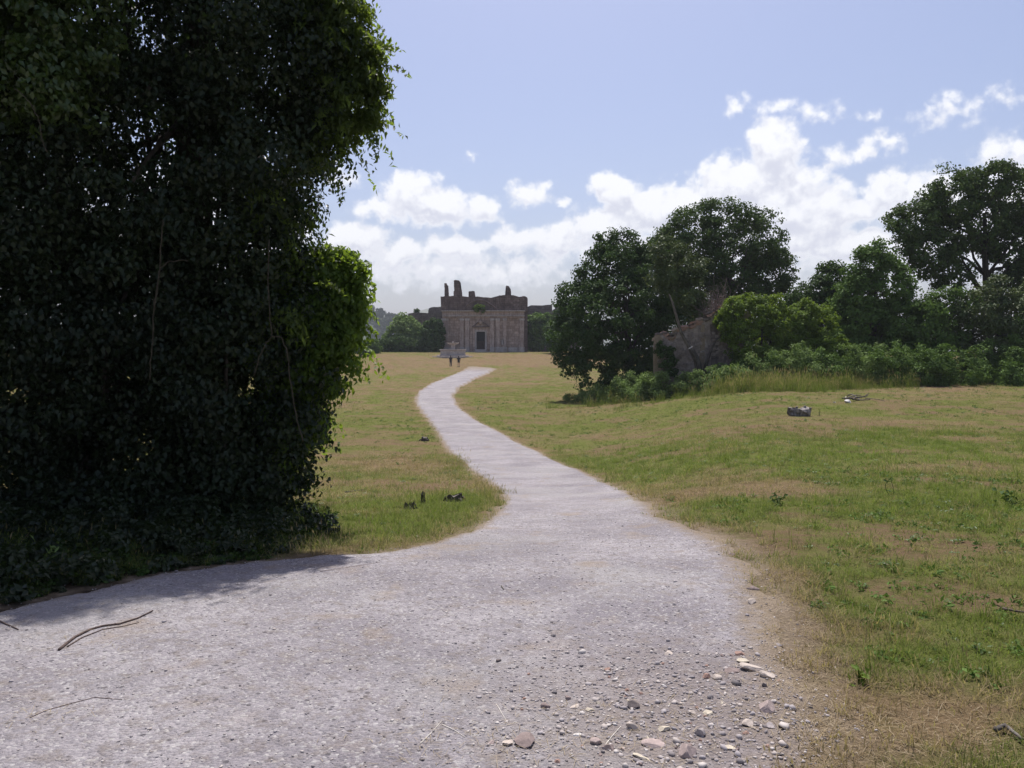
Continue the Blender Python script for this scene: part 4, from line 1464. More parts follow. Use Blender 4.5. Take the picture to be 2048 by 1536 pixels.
# ------------------------------------------------------------------ church ruin
def church():
    d = 160.0
    K = F / d
    x0 = (882.7 - 1024) / K
    z0 = P(960, 703.5, d)[2]
    root = empty('church', (x0, d, z0), 'roofless ruined stone church with a tall pilastered facade and dark doorway', 'church')

    def q(zx, zy):                      # place on the facade, metres from its lower left corner
        return (860 + zx / 9.036 - 882.7) / K, (703.5 - 550 - zy / 9.036) / K
    W = q(1765, 0)[0]
    corn = q(0, 662)[1]
    rg = random.Random(4)

    def ragged(pts, amp=.10, step=.35):
        out = []
        for (xa, za), (xb, zb) in zip(pts[:-1], pts[1:]):
            n = max(1, int(math.hypot(xb - xa, zb - za) / step))
            for i in range(n):
                t = i / n
                j = 0 if i == 0 else amp
                out.append((xa + (xb - xa) * t + rg.uniform(-j, j) * .4, za + (zb - za) * t + rg.uniform(-j, j)))
        return out + [pts[-1]]
    # lower storey with the doorway as a notch
    dl, dr_, dt, ds = q(840, 0)[0], q(995, 0)[0], q(0, 1025)[1], q(0, 1342)[1]
    fw = MB().box(.35, dl - .002, .25, 1.4, -1.2, corn).box(dr_ + .002, W - .75, .25, 1.4, -1.2, corn).box(dl, dr_, .251, 1.4, dt, corn - .002)
    fw.build('facade_wall', M_facade, root)
    # central projecting bay left and right of the door and above it
    a, b = q(480, 0)[0], q(1400, 0)[0]
    e0 = q(0, 790)[1]
    cb = MB().box(a, dl - .345, .03, .248, -1.2, e0).box(dr_ + .345, b, .03, .248, -1.2, e0).box(dl - .344, dr_ + .344, .03, .248, dt + .305, e0)
    cb.build('central_bay', M_facade, root)
    # attic
    top = [q(*p) for p in ((196, 392), (330, 384), (480, 384), (560, 392), (690, 400), (815, 402), (880, 394), (980, 408), (1200, 414), (1250, 372), (1360, 366), (1480, 372), (1540, 384), (1600, 402), (1640, 410), (1668, 386), (1710, 386), (1750, 405), (1765, 432))]
    tp = ragged(top, .09)
    MB().prism([(-.02, corn + .2)] + tp + [(W - .02, corn + .2)], .12, 1.2).build('attic_wall', M_attic, root, tri=True)
    # pier strips on the attic
    for zx0, zx1, zy in ((480, 520, 400), (1255, 1290, 400), (1330, 1365, 400), (1660, 1690, 420), (1730, 1750, 440)):
        xa, xb = q(zx0, 0)[0], q(zx1, 0)[0]
        MB().box(xa, xb, .0, .118, corn + .21, q(0, zy)[1], .02).build('attic_pilaster', M_attic, root)
    # segmental pediment trace
    arc = []
    for t in np.linspace(0, 1, 15):
        zx = 560 + (1235 - 560) * t
        zy = 650 - 195 * math.sin(math.pi * t) ** .9
        arc.append((q(zx, zy)[0], .06, q(zx, zy)[1]))
    MB().tube(arc, [.17] * 15, 6).build('pediment_arch', M_archstone, root)
    # stumps of the towers above the wall
    for pts in (((262, 384), (262, 240), (258, 158), (268, 148), (296, 150), (302, 182), (322, 190), (326, 260), (332, 384)),
                ((428, 384), (426, 300), (440, 285), (432, 180), (432, 104), (450, 92), (468, 96), (474, 106), (500, 104), (526, 102), (546, 130), (548, 240), (566, 262), (572, 340), (578, 384)),
                ((692, 402), (692, 305), (700, 290), (735, 296), (752, 284), (798, 286), (806, 320), (812, 360), (818, 402)),
                ((1356, 368), (1358, 320), (1370, 310), (1370, 200), (1384, 188), (1424, 196), (1432, 232), (1458, 252), (1466, 300), (1466, 370))):
        pp = ragged([q(*p) for p in pts], .05, .3)
        MB().prism(pp[:1] + pp[1:] + [], .5 + rg.uniform(0, 1.5), 2.4).build('wall_stump', M_attic, root, tri=True)
    # entablature
    z1, z2, z3 = q(0, 662)[1], q(0, 745)[1], q(0, 790)[1]
    MB().box(.1, W - .5, -.55, .24, z1 + .002, z1 + .2).build('cornice', M_trim, root)
    MB().box(.2, W - .7, -.04, .245, z2 + .12, z1).build('frieze', M_pil, root)
    MB().box(.25, W - .65, -.38, .245, z2 - .06, z2 + .12).build('string_course', M_trim, root)
    MB().box(.25, W - .72, -.02, .245, z3 + .02, z2 - .06).build('architrave', M_facade, root)
    # pilasters: shaft with base and capital
    for zx0, zx1, y in ((212, 268, -.08), (545, 612, -.30), (640, 712, -.30), (1090, 1160, -.30), (1188, 1262, -.30), (1320, 1380, -.2), (1625, 1700, -.08), (282, 330, .08)):
        xa, xb = q(zx0, 0)[0], q(zx1, 0)[0]
        yb = .02 if 480 < zx0 < 1400 else .245
        p = MB().box(xa, xb, y, yb, 1.0, z3 - .4).build('pilaster', M_pil, root)
        MB().box(xa - .08, xb + .08, y - .08, yb, -1.2, .995).build('pilaster_base', M_trim, p)
        MB().box(xa - .07, xb + .07, y - .07, yb, z3 - .395, z3 + .015).build('pilaster_capital', M_trim, p)
    # plinth of the side bays
    for xa, xb in ((q(335, 0)[0], a - .06), (b + .06, q(1615, 0)[0])):
        MB().box(xa, xb, .14, .246, -1.2, .9).build('plinth', M_trim, root)
    # doorway
    fr = empty('doorway', (0, 0, 0), None, None)
    fr.parent = root
    MB().box(dl - .34, dl - .0, -.14, .6, -.2, dt + .3).build('door_jamb', M_trim, fr)
    MB().box(dr_, dr_ + .34, -.14, .6, -.2, dt + .3).build('door_jamb', M_trim, fr)
    MB().box(dl + .002, dr_ - .002, -.14, .6, dt, dt + .3).build('door_lintel', M_trim, fr)
    MB().box(dl - .36, dr_ + .36, -.10, .02, dt + .302, dt + .9).build('door_frieze', M_facade, fr)
    pl, pr_, pz0, pz1 = q(765, 0)[0], q(1078, 0)[0], q(0, 925)[1], q(0, 868)[1]
    cx = (dl + dr_) / 2
    MB().box(pl, pr_, -.38, .02, dt + .905, dt + 1.08).build('door_cornice', M_attic, fr)
    for s in (-1, 1):
        e = pl if s < 0 else pr_
        MB().prism([(e, dt + 1.085), (cx + s * .55, pz1 + .25), (cx + s * .55, pz1 + .02), (e - s * .35, dt + 1.085)], -.42, .02).build('pediment_scroll', M_attic, fr)
    zc = q(0, 850)[1]
    MB().lathe([(.05, -.62), (.34, -.3), (.42, .05), (.36, .35), (.18, .52), (.2, .66), (.08, .8)], 10).build('crest', M_facade, fr, loc=(cx, -.12, zc - .1))
    MB().box(dl, dr_, .62, .70, ds, dt).build('dark_panel', M_opening, root)  # panel closing the doorway, painted with the darkness inside
    MB().box(dl + .06, dr_ - .06, .57, .617, ds, ds + (dt - ds) * .46).build('door_leaf', M_door, root)
    # steps
    xa, xb = q(600, 0)[0], q(1100, 0)[0]
    MB().box(xa, xb, -3.2, -.25, -1.0, .02).build('step', M_trim, root)
    MB().box(dl - .3, dr_ + .3, -1.1, -.26, .025, ds).build('doorstep', M_fount, root)
    MB().box(dl, dr_, -.255, .61, .0, ds - .01).build('threshold', M_fount, root)
    xa = q(1290, 0)[0]
    MB().box(xa, xa + .52, -.20, -.122, q(0, 1258)[1], q(0, 1170)[1]).build('plaque', M_trim, root)
    MB().box(xa - .2, xa + .5, -.7, -.2, -1.0, .95).build('stone_block', M_trim, root)
    # nave walls running back
    MB().prism([(W - .75, -1.2), (W - .02, -1.2), (W - .02, corn + 1.5), (W - .75, corn + 1.5)], 1.41, 22).build('side_wall', M_ruin, root)
    MB().prism([(.0, -1.2), (.8, -1.2), (.8, corn + 1.2), (.0, corn + 1.2)], 1.41, 22).build('side_wall', M_ruin, root)
    MB().prism([(W - .74, -1.2), (W - .03, -1.2), (W - .03, corn + .2), (W - .74, corn + .2)], .7, 1.39).build('corner_pier', M_attic, root)
    MB().box(1, W - 1, 22, 22.8, -1.2, corn - 1).build('back_wall', M_ruin, root)
    return x0, z0, q, d


CX0, CZ0, CQ, CD = church()


def ledge_shrub():
    rg = np.random.default_rng(91)
    lb = []
    for zx, zy, r in ((890, 600, .75), (860, 620, .6), (940, 610, .7), (900, 560, .5), (960, 640, .45), (840, 590, .4)):
        x, z = CQ(zx, zy)
        lb.append((np.array([CX0 + x, CD - .55, CZ0 + z]), np.array([r, .6, r])))
    base = np.array([CX0 + CQ(900, 0)[0], CD - .12, CZ0 + CQ(0, 655)[1]])
    root = empty('ledge_shrub', base, 'bright green shrub growing on the ledge of the church facade', 'shrub')
    V, T, ti, c = crown(lb, 60, 40, .35, .24, .18, rg, .3)
    mobj('crown', fast_mesh('crown', V - base, T, [M_vine], ti), root)['kind'] = 'stuff'
    MB().tube([(0, 0, -.1), (0, -.3, .4), (.05, -.5, .9)], [.08, .06, .03], 6).build('stem', M_bark, root)


ledge_shrub()


def ruin(name, label, px0, px1, top, d, depth, seed):
    rg = random.Random(seed)
    x0, x1 = (px0 - 1024) / F * d, (px1 - 1024) / F * d
    z0 = float(terrain((x0 + x1) / 2, d)) - 1.5
    root = empty(name, (x0, d, z0), label, 'ruin')
    pts = [((px - 1024) / F * d - x0, P(px, py, d)[2] - z0) for px, py in top]
    out = []
    for (xa, za), (xb, zb) in zip(pts[:-1], pts[1:]):
        n = max(1, int(abs(xb - xa) / .6))
        for i in range(n):
            t = i / n
            out.append((xa + (xb - xa) * t, za + (zb - za) * t + (rg.uniform(-.14, .14) if i else 0)))
    out.append(pts[-1])
    MB().prism([(0, 0)] + out + [(out[-1][0], 0)], 0, 1.1).build('front_wall', M_ruin, root, tri=True)
    h = min(z for _, z in out) - .3
    MB().box(.02, .9, 1.12, depth, 0, h).build('side_wall', M_ruin, root)
    MB().box(x1 - x0 - .9, x1 - x0 - .02, 1.12, depth, 0, h).build('side_wall', M_ruin, root)
    return root


ruin('ruined_wing', 'long low dark ruined wing to the left of the church', 816, 884, [(817, 627), (835, 626), (850, 626), (870, 625), (884, 624)], 176, 12, 1)
ruin('ruined_wall', 'stub of higher ruined wall just left of the church behind the wing', 856, 886, [(858, 617), (862, 615), (875, 614.5), (886, 615)], 190, 6, 2)
ruin('ruined_wall', 'flat-topped ruined wall just right of the church', 1052, 1104, [(1054, 614), (1062, 610.5), (1080, 611), (1102, 609.5), (1104, 611)], 178, 10, 3)
ruin('ruined_wall', 'broken ruined wall half hidden behind the dark tree right of the church', 1108, 1150, [(1110, 611), (1118, 608), (1128, 609), (1135, 613), (1150, 615)], 180, 10, 4)
ruin('ruined_wall', 'low ruined wall linking the broken walls right of the church', 1056, 1160, [(1056, 627), (1090, 625), (1110, 624), (1160, 624)], 172, 6, 5)

# greenery about the church
BG = [
    ('leafy_tree', 'light green rounded tree at the left of the church meadow', 798, 166, [(808, 662, 28), (825, 670, 26), (806, 642, 12), (785, 682, 18), (840, 680, 20)], M_brack, 260, 50, 1.0, .55, .4, 101),
    ('ivy_tree', 'dark ivy heaped against the left side of the church', 862, 158.5, [(866, 660, 18), (862, 680, 22), (872, 645, 10), (855, 665, 12), (868, 695, 16)], M_dark, 190, 50, .8, .5, .4, 102),
    ('hedge', 'long low dark hedge under the rounded tree left of the church', 800, 160, [(768, 697, 12), (782, 693, 15), (800, 692, 17), (820, 692, 17), (840, 694, 15)], M_dark, 220, 48, .7, .45, .34, 103),
    ('leafy_bush', 'small green bush at the left end of the hedge', 742, 150, [(742, 690, 12), (735, 695, 12), (750, 697, 9)], M_mid, 110, 46, .6, .4, .3, 104),
    ('leafy_tree', 'green tree filling the corner to the right of the church', 1078, 164, [(1075, 650, 20), (1065, 665, 16), (1088, 665, 20), (1072, 682, 18), (1095, 645, 16), (1100, 680, 18), (1060, 640, 8)], M_mid, 230, 50, .9, .5, .4, 105),
    ('leafy_tree', 'thin young tree behind the ruined wing left of the church', 834, 182, [(834, 620, 3.2), (834, 624, 4)], M_dark, 14, 30, .4, .35, .25, 106),
    ('leafy_bush', 'dark bush at the edge of the slope by the left end of the hedge', 720, 140, [(700, 692, 14), (722, 702, 8), (738, 705, 5)], M_dark, 120, 46, .6, .4, .3, 107),
    ('leafy_tree', 'dark tree beyond the gap right of the church', 1120, 150, [(1120, 660, 26), (1135, 640, 26), (1110, 685, 18)], M_dark, 200, 50, .8, .45, .34, 108),
]
for nm, lb, bp, d, lo, mt, n, per, cr, L, W, sd_ in BG:
    tree(nm, lb, bp, d, lo, mt, n, per, cr, L, W, .16, sd_, 8, cat=nm.split('_')[-1], trunkname='trunk' if 'tree' in nm else 'stem', floor=.0)


# ------------------------------------------------------------------ fountain
def fountain():
    d = 141.0
    k = d / F
    x = (906 - 1024) * k
    z = float(P(906, 713.5, d)[2])
    root = empty('fountain', (x, d, z), 'octagonal stone fountain with a raised bowl standing in front of the church', 'fountain')
    rot = math.pi / 8
    MB().lathe([(3.95, -1.2), (3.95, .10)], 8, rot=rot).build('step', M_fount, root)
    MB().lathe([(3.1, .104), (3.1, .27)], 8, rot=rot).build('step', M_fount, root)
    b = MB().lathe([(2.50, .274), (2.52, .42), (2.42, .48), (2.42, 1.12), (2.62, 1.22), (2.62, 1.36), (2.25, 1.36), (2.22, .95), (.3, .94)], 8, rot=rot).build('basin', M_fount, root)
    MB().lathe([(.55, .955), (.50, 1.3), (.34, 1.5), (.30, 1.9), (.42, 2.12), (.40, 2.2)], 12).build('pedestal', M_fount, root, smooth=True)
    MB().lathe([(.42, 2.203), (.85, 2.32), (1.12, 2.50), (1.15, 2.60), (1.05, 2.60), (.6, 2.48), (.15, 2.46)], 16).build('bowl', M_fount, root, smooth=True)
    MB().lathe([(.16, 2.475), (.12, 2.62), (.17, 2.70), (.08, 2.78)], 10).build('finial', M_fount, root, smooth=True)


fountain()


# ------------------------------------------------------------------ two walkers
M_skin = plain_mat('skin', (.36, .22, .16), .6)
M_black = plain_mat('dark_cloth', (.018, .018, .022))
M_navy = plain_mat('navy_cloth', (.03, .032, .045))
M_hair = plain_mat('hair', (.02, .015, .012))


def person(px, py, d, label, top_m, low_m, low_len, stride, arm_out, bag=False):
    x = (px - 1024) / F * d
    z = float(terrain(x, d))
    root = empty('person', (x, d, z), label, 'person', 'people walking towards the fountain')
    H = 1.70
    J = {'pelvis': (0, 0, .92), 'spine': (0, 0, 1.15), 'chest': (0, .01, 1.34), 'neck': (0, .01, 1.46), 'head': (0, .03, 1.56), 'crown': (0, .03, 1.68)}
    E = [('pelvis', 'spine'), ('spine', 'chest'), ('chest', 'neck'), ('neck', 'head'), ('head', 'crown')]
    Rr = {'pelvis': (.15, .11), 'spine': (.13, .09), 'chest': (.17, .11), 'neck': (.055, .055), 'head': (.085, .10), 'crown': (.06, .07)}
    for s, nm in ((-1, 'l'), (1, 'r')):
        st = stride * s
        J.update({nm + 'hip': (s * .09, 0, .88), nm + 'knee': (s * .10, .06 + st * .5, .50), nm + 'ankle': (s * .11, st, .07), nm + 'toe': (s * .13, st + .17, .035),
                  nm + 'sh': (s * .19, .0, 1.38), nm + 'elb': (s * (.25 + arm_out), -.02 - st * .3, 1.12), nm + 'wri': (s * (.26 + arm_out), .06 - st * .5, .88), nm + 'hand': (s * (.26 + arm_out), .09 - st * .5, .80)})
        E += [('pelvis', nm + 'hip'), (nm + 'hip', nm + 'knee'), (nm + 'knee', nm + 'ankle'), (nm + 'ankle', nm + 'toe'), ('chest', nm + 'sh'), (nm + 'sh', nm + 'elb'), (nm + 'elb', nm + 'wri'), (nm + 'wri', nm + 'hand')]
        Rr.update({nm + 'hip': (.09, .09), nm + 'knee': (.058, .058), nm + 'ankle': (.04, .04), nm + 'toe': (.04, .03), nm + 'sh': (.06, .06), nm + 'elb': (.042, .042), nm + 'wri': (.03, .03), nm + 'hand': (.035, .025)})
    names = list(J)
    me = bpy.data.meshes.new('body')
    me.from_pydata([J[n] for n in names], [(names.index(a), names.index(b)) for a, b in E], [])
    me.materials.append(M_skin)
    o = mobj('body', me, root)
    sk = o.modifiers.new('skin', 'SKIN')
    sv = me.skin_vertices
    if not sv:
        bm = bmesh.new()
        bm.from_mesh(me)
        bm.verts.layers.skin.verify()
        bm.to_mesh(me)
        bm.free()
        sv = me.skin_vertices
    for i, n in enumerate(names):
        sv[0].data[i].radius = Rr[n]
        sv[0].data[i].use_root = n == 'pelvis'
    o.modifiers.new('smooth', 'SUBSURF').levels = 1

    def shell(nm, secs, m_):
        mb = MB()
        vs, fs = [], []
        for cx, cy__, cz, rx, ry in secs:
            for t in range(12):
                a = 2 * math.pi * t / 12
                vs.append((cx + rx * math.cos(a), cy__ + ry * math.sin(a), cz))
        for i in range(len(secs) - 1):
            for t in range(12):
                t2 = (t + 1) % 12
                fs.append([i * 12 + t, i * 12 + t2, (i + 1) * 12 + t2, (i + 1) * 12 + t])
        mb.add(vs, fs)
        return mb
    mb = shell('shirt', [(0, 0, .86, .185, .14), (0, 0, 1.0, .175, .13), (0, 0, 1.2, .19, .135), (0, .01, 1.36, .225, .135), (0, .01, 1.44, .15, .10), (0, .01, 1.475, .075, .07)], top_m)
    for s, nm in ((-1, 'l'), (1, 'r')):
        mb.tube([J[nm + 'sh'], tuple(np.array(J[nm + 'sh']) * .35 + np.array(J[nm + 'elb']) * .65)], [.085, .07], 8, False)
    mb.build('shirt', top_m, root, smooth=True)
    mb = shell('low', [(0, 0, .80, .18, .135), (0, 0, .90, .18, .135), (0, 0, .98, .172, .128)], low_m)
    for s, nm in ((-1, 'l'), (1, 'r')):
        hp, kn, an = (np.array(J[nm + k_]) for k_ in ('hip', 'knee', 'ankle'))
        pts, rr = [hp, kn], [.115, .085]
        if low_len > 1:
            pts, rr = [hp, kn, an], [.115, .078, .065]
        else:
            pts[1] = hp + (kn - hp) * low_len
        mb.tube(pts, rr, 9, False)
    mb.build('shorts' if low_len <= 1 else 'trousers', low_m, root, smooth=True)
    MB().lathe([(.05, -.09), (.10, -.03), (.105, .04), (.08, .10), (.03, .125)], 12).build('hair', M_hair, root, smooth=True, loc=(0, .0, 1.60))
    for s, nm in ((-1, 'l'), (1, 'r')):
        a, t = J[nm + 'ankle'], J[nm + 'toe']
        MB().box(a[0] - .05, a[0] + .05, a[1] - .07, t[1] + .04, .0, .085).build('shoe', M_black, root)
    if bag:
        MB().tube([(-.30, .02, 1.3), (-.34, .03, .9), (-.36, .05, .55)], [.05, .07, .03], 8).build('shoulder_bag', M_navy, root)
    return root


person(901.5, 732, 124, 'person in dark shirt and dark trousers walking just below the fountain basin', M_black, M_navy, 2, .06, .0, False)
person(917.4, 733, 123, 'person in black top and shorts with bare legs, right of the other walker', M_black, M_black, .55, .04, .05)


# ------------------------------------------------------------------ stumps, logs and sticks in the meadow
def lump(name, r, seed, m_, parent=None, loc=(0, 0, 0), sub=2, rough=.25, scale=(1, 1, 1), flat=None, smooth=False):
    rg = np.random.default_rng(seed)
    bm = bmesh.new()
    bmesh.ops.create_icosphere(bm, subdivisions=sub, radius=1)
    planes = [(unit(rg.normal(size=3)[None])[0], rg.uniform(.36, .8)) for _ in range(9)]
    for v in bm.verts:
        p = np.array(v.co)
        for n_, h in planes:
            t = p @ n_ - h
            if t > 0:
                p = p - n_ * t
        p = p * (1 + rg.normal() * rough * .05)
        p = p * np.array(scale) * r
        if flat is not None:
            p[2] = max(p[2], -flat * r)
        v.co = p
    me = bpy.data.meshes.new(name)
    bm.to_mesh(me)
    bm.free()
    if smooth:
        me.polygons.foreach_set('use_smooth', np.ones(len(me.polygons), bool))
    me.materials.append(m_)
    return mobj(name, me, parent, loc)


def stump(px, py, label, rad, h, seed, tilt=0.0, mat_=None, lay=False):
    b = G(px, py)
    root = empty('tree_stump', b, label, 'stump', rz=random.uniform(0, 6))
    rg = np.random.default_rng(seed)
    n = 13
    prof = []
    mb = MB()
    vs, fs = [], []
    rr = 1 + rg.normal(size=n) * .16
    tz = h * (1 + rg.normal(size=n) * .13)
    for lv, (z, s) in enumerate(((-.06, 1.35), (.03, 1.12), (h * .5, 1.0), (h, .95))):
        for i in range(n):
            a = 2 * math.pi * i / n
            r = rad * rr[i] * s
            zz = z if lv < 3 else tz[i] + tilt * math.cos(a) * rad
            vs.append((r * math.cos(a), r * math.sin(a), zz))
    for lv in range(3):
        for i in range(n):
            j = (i + 1) % n
            fs.append([lv * n + i, lv * n + j, (lv + 1) * n + j, (lv + 1) * n + i])
    mb.add(vs, fs)
    mb.build('bark', mat_ or M_bark, root)
    top = [(x * .97, y * .97, z - .012) for x, y, z in vs[3 * n:]]
    MB().add(top + [(0, 0, h - .03)], [[i, (i + 1) % n, n] for i in range(n)]).build('cut_top', M_deadwood, root)
    for i in range(4):
        a = rg.uniform(0, 6.28)
        c, s = math.cos(a), math.sin(a)
        MB().tube([(c * rad * .7, s * rad * .7, h * .4), (c * rad * 1.3, s * rad * 1.3, .06), (c * rad * 2.0, s * rad * 2.0, -.04)], [rad * .28, rad * .22, rad * .08], 6).build('root', mat_ or M_bark, root, smooth=True)
    return root


stump(909, 1003, 'broad weathered tree stump in green grass beside the path bend', .115, .115, 1, .25)
stump(849, 882, 'dark rotten stump in the grass farther along the left of the path', .14, .16, 2, .2)
stump(846, 1008, 'thin upright sawn stump standing like a peg left of the broad stump', .030, .17, 3, 0, M_bark)
stump(818, 1018, 'small low broken stump left of the peg-like stump', .065, .085, 4, .3)


def log_piece():
    b = G(1598, 832)
    root = empty('log', b, 'short thick grey log lying on the right meadow', 'log', rz=.15)
    rg = np.random.default_rng(5)
    n = 12
    vs, fs = [], []
    for i, x in enumerate(np.linspace(-.38, .38, 7)):
        for j in range(n):
            a = 2 * math.pi * j / n
            r = .165 * (1 + .20 * rg.normal() + (.22 if i in (1, 5) else 0)) * (.55 if math.sin(a) > .5 and i in (2, 3) else 1)
            vs.append((x + rg.normal() * .012, r * math.cos(a), .15 + r * math.sin(a)))
    for i in range(6):
        for j in range(n):
            j2 = (j + 1) % n
            fs.append([i * n + j, i * n + j2, (i + 1) * n + j2, (i + 1) * n + j])
    MB().add(vs, fs).build('bark', M_greywood, root)
    for s, i in ((-1, 0), (1, 6)):
        ring = [(x + s * .004, y * .97, .15 + (z - .15) * .97) for x, y, z in vs[i * n:(i + 1) * n]]
        MB().add(ring + [(s * .385, 0, .15)], [[k, (k + 1) % n, n] for k in range(n)]).build('sawn_end', M_bark, root)
    for k, (x, a) in enumerate(((-.2, .9), (.16, 1.4), (.3, .5))):
        MB().tube([(x, -.1 * math.cos(a), .22), (x + .05, -.22 * math.cos(a), .22 + .16 * math.sin(a))], [.055, .04], 7).build('branch_stub', M_deadwood, root, smooth=True)


log_piece()


def stick_pile():
    rg = np.random.default_rng(6)
    looks = ['pale split stick at the left end of the small stick pile', 'grey stick lying across the middle of the small pile on the meadow', 'dark bark-covered stick at the front of the small pile on the meadow',
             'dark stick at the back of the small pile, farthest from the camera', 'short thick dark stick in the core of the small pile', 'thin grey stick poking out to the right of the small pile', 'grey stick slanting down over the white stone at the small pile']
    segs = [((1668, 806), (1692, 797), .035, 0, M_cut), ((1685, 800), (1722, 796), .03, 6, M_deadwood), ((1690, 804), (1740, 800), .035, 2, M_bark), ((1700, 798), (1738, 790), .03, 3, M_bark), ((1706, 803), (1735, 797), .04, 4, M_bark), ((1730, 801), (1770, 803), .015, 5, M_deadwood), ((1694, 793), (1730, 803), .03, 1, M_deadwood)]
    for i, ((a, b), (c, e), r, li, m_) in enumerate(segs):
        p, q = G(a, b), G(c, e)
        base = p.copy()
        p = np.array([0, 0, r + .05 * (i % 3)])
        q = q - base
        q[2] += r + .05 * ((i + 1) % 3)
        o = MB().tube(bend(p, q, 5, .03, rg), [r, r * .95, r * .9, r * .8, r * .6], 7).build('stick', m_, None, loc=tuple(base))
        tag(o, looks[li], 'stick', 'sticks heaped on the right meadow')
    b = G(1695, 806)
    o = lump('stone', .17, 9, STONE['white'], None, (b[0], b[1], b[2] + .05), 2, .2, (1, .8, .75))
    tag(o, 'white stone lying in front of the small stick pile on the meadow', 'stone')


stick_pile()


def ground_stick(pts, r, label, m_=None, name='stick', lift=.0):
    g = [G(*p) for p in pts]
    base = g[0].copy()
    fine = []
    for i in range(len(g) - 1):
        for t in np.linspace(0, 1, 5, endpoint=False):
            p = g[i] * (1 - t) + g[i + 1] * t
            fine.append(p)
    fine.append(g[-1])
    fine = [np.array([p[0], p[1], float(surf(p[0], p[1])[0]) + r * .8 + lift]) - base for p in fine]
    rr = np.linspace(r, r * .5, len(fine))
    return tag(MB().tube(fine, rr, 6).build(name, m_ or M_stick, None, smooth=True, loc=tuple(base)), label, name)


ground_stick([(118, 1310), (150, 1284), (180, 1268), (205, 1261), (240, 1257), (275, 1246), (306, 1231)], .0075, 'long curved brown stick lying on the gravel below the tree shadow')
ground_stick([(135, 1303), (165, 1284), (205, 1268), (245, 1262), (278, 1254)], .004, 'thin twig lying along the long curved stick', name='twig')
ground_stick([(-10, 1248), (12, 1258), (37, 1268)], .006, 'short stick on the gravel at the left edge of the frame')
ground_stick([(60, 1445), (95, 1430), (140, 1418), (190, 1405), (245, 1411)], .0025, 'thin reddish twig with withered leaves on the gravel', M_twig, name='twig')
ground_stick([(1003, 1180), (1008, 1187)], .006, 'tiny pale broken twig in the middle of the gravel', M_deadwood, name='twig')
ground_stick([(640, 1150), (700, 1140), (760, 1131)], .002, 'fine pale twig on the gravel at the end of the tree shadow', M_twig, name='twig')
ground_stick([(690, 985), (730, 980)], .012, 'pale stick lying in the grass by the shade of the ivy tree', M_deadwood)
ground_stick([(2000, 1228), (2030, 1234), (2060, 1238)], .010, 'dark stick in the grass at the right edge of the frame', M_stick, lift=.03)
ground_stick([(1990, 1470), (2010, 1462), (2030, 1478), (2045, 1490)], .011, 'pale crooked stick on bare dry ground near the lower right corner', M_deadwood, lift=.015)
ground_stick([(840, 1500), (862, 1478), (884, 1452)], .0022, 'straight straw stalk slanting up across the gravel near the bottom', M_cut, name='straw')
ground_stick([(884, 1460), (910, 1472), (930, 1486)], .0022, 'straw stalk lying just right of the slanting one on the gravel', M_cut, name='straw')
ground_stick([(1210, 1504), (1225, 1484), (1242, 1465)], .0026, 'straw stalk standing out between the pale stones near the bottom', M_cut, name='straw')
ground_stick([(993, 1420), (1005, 1440), (1018, 1462)], .0018, 'thin straw stalk above the big brown rock', M_cut, name='straw')


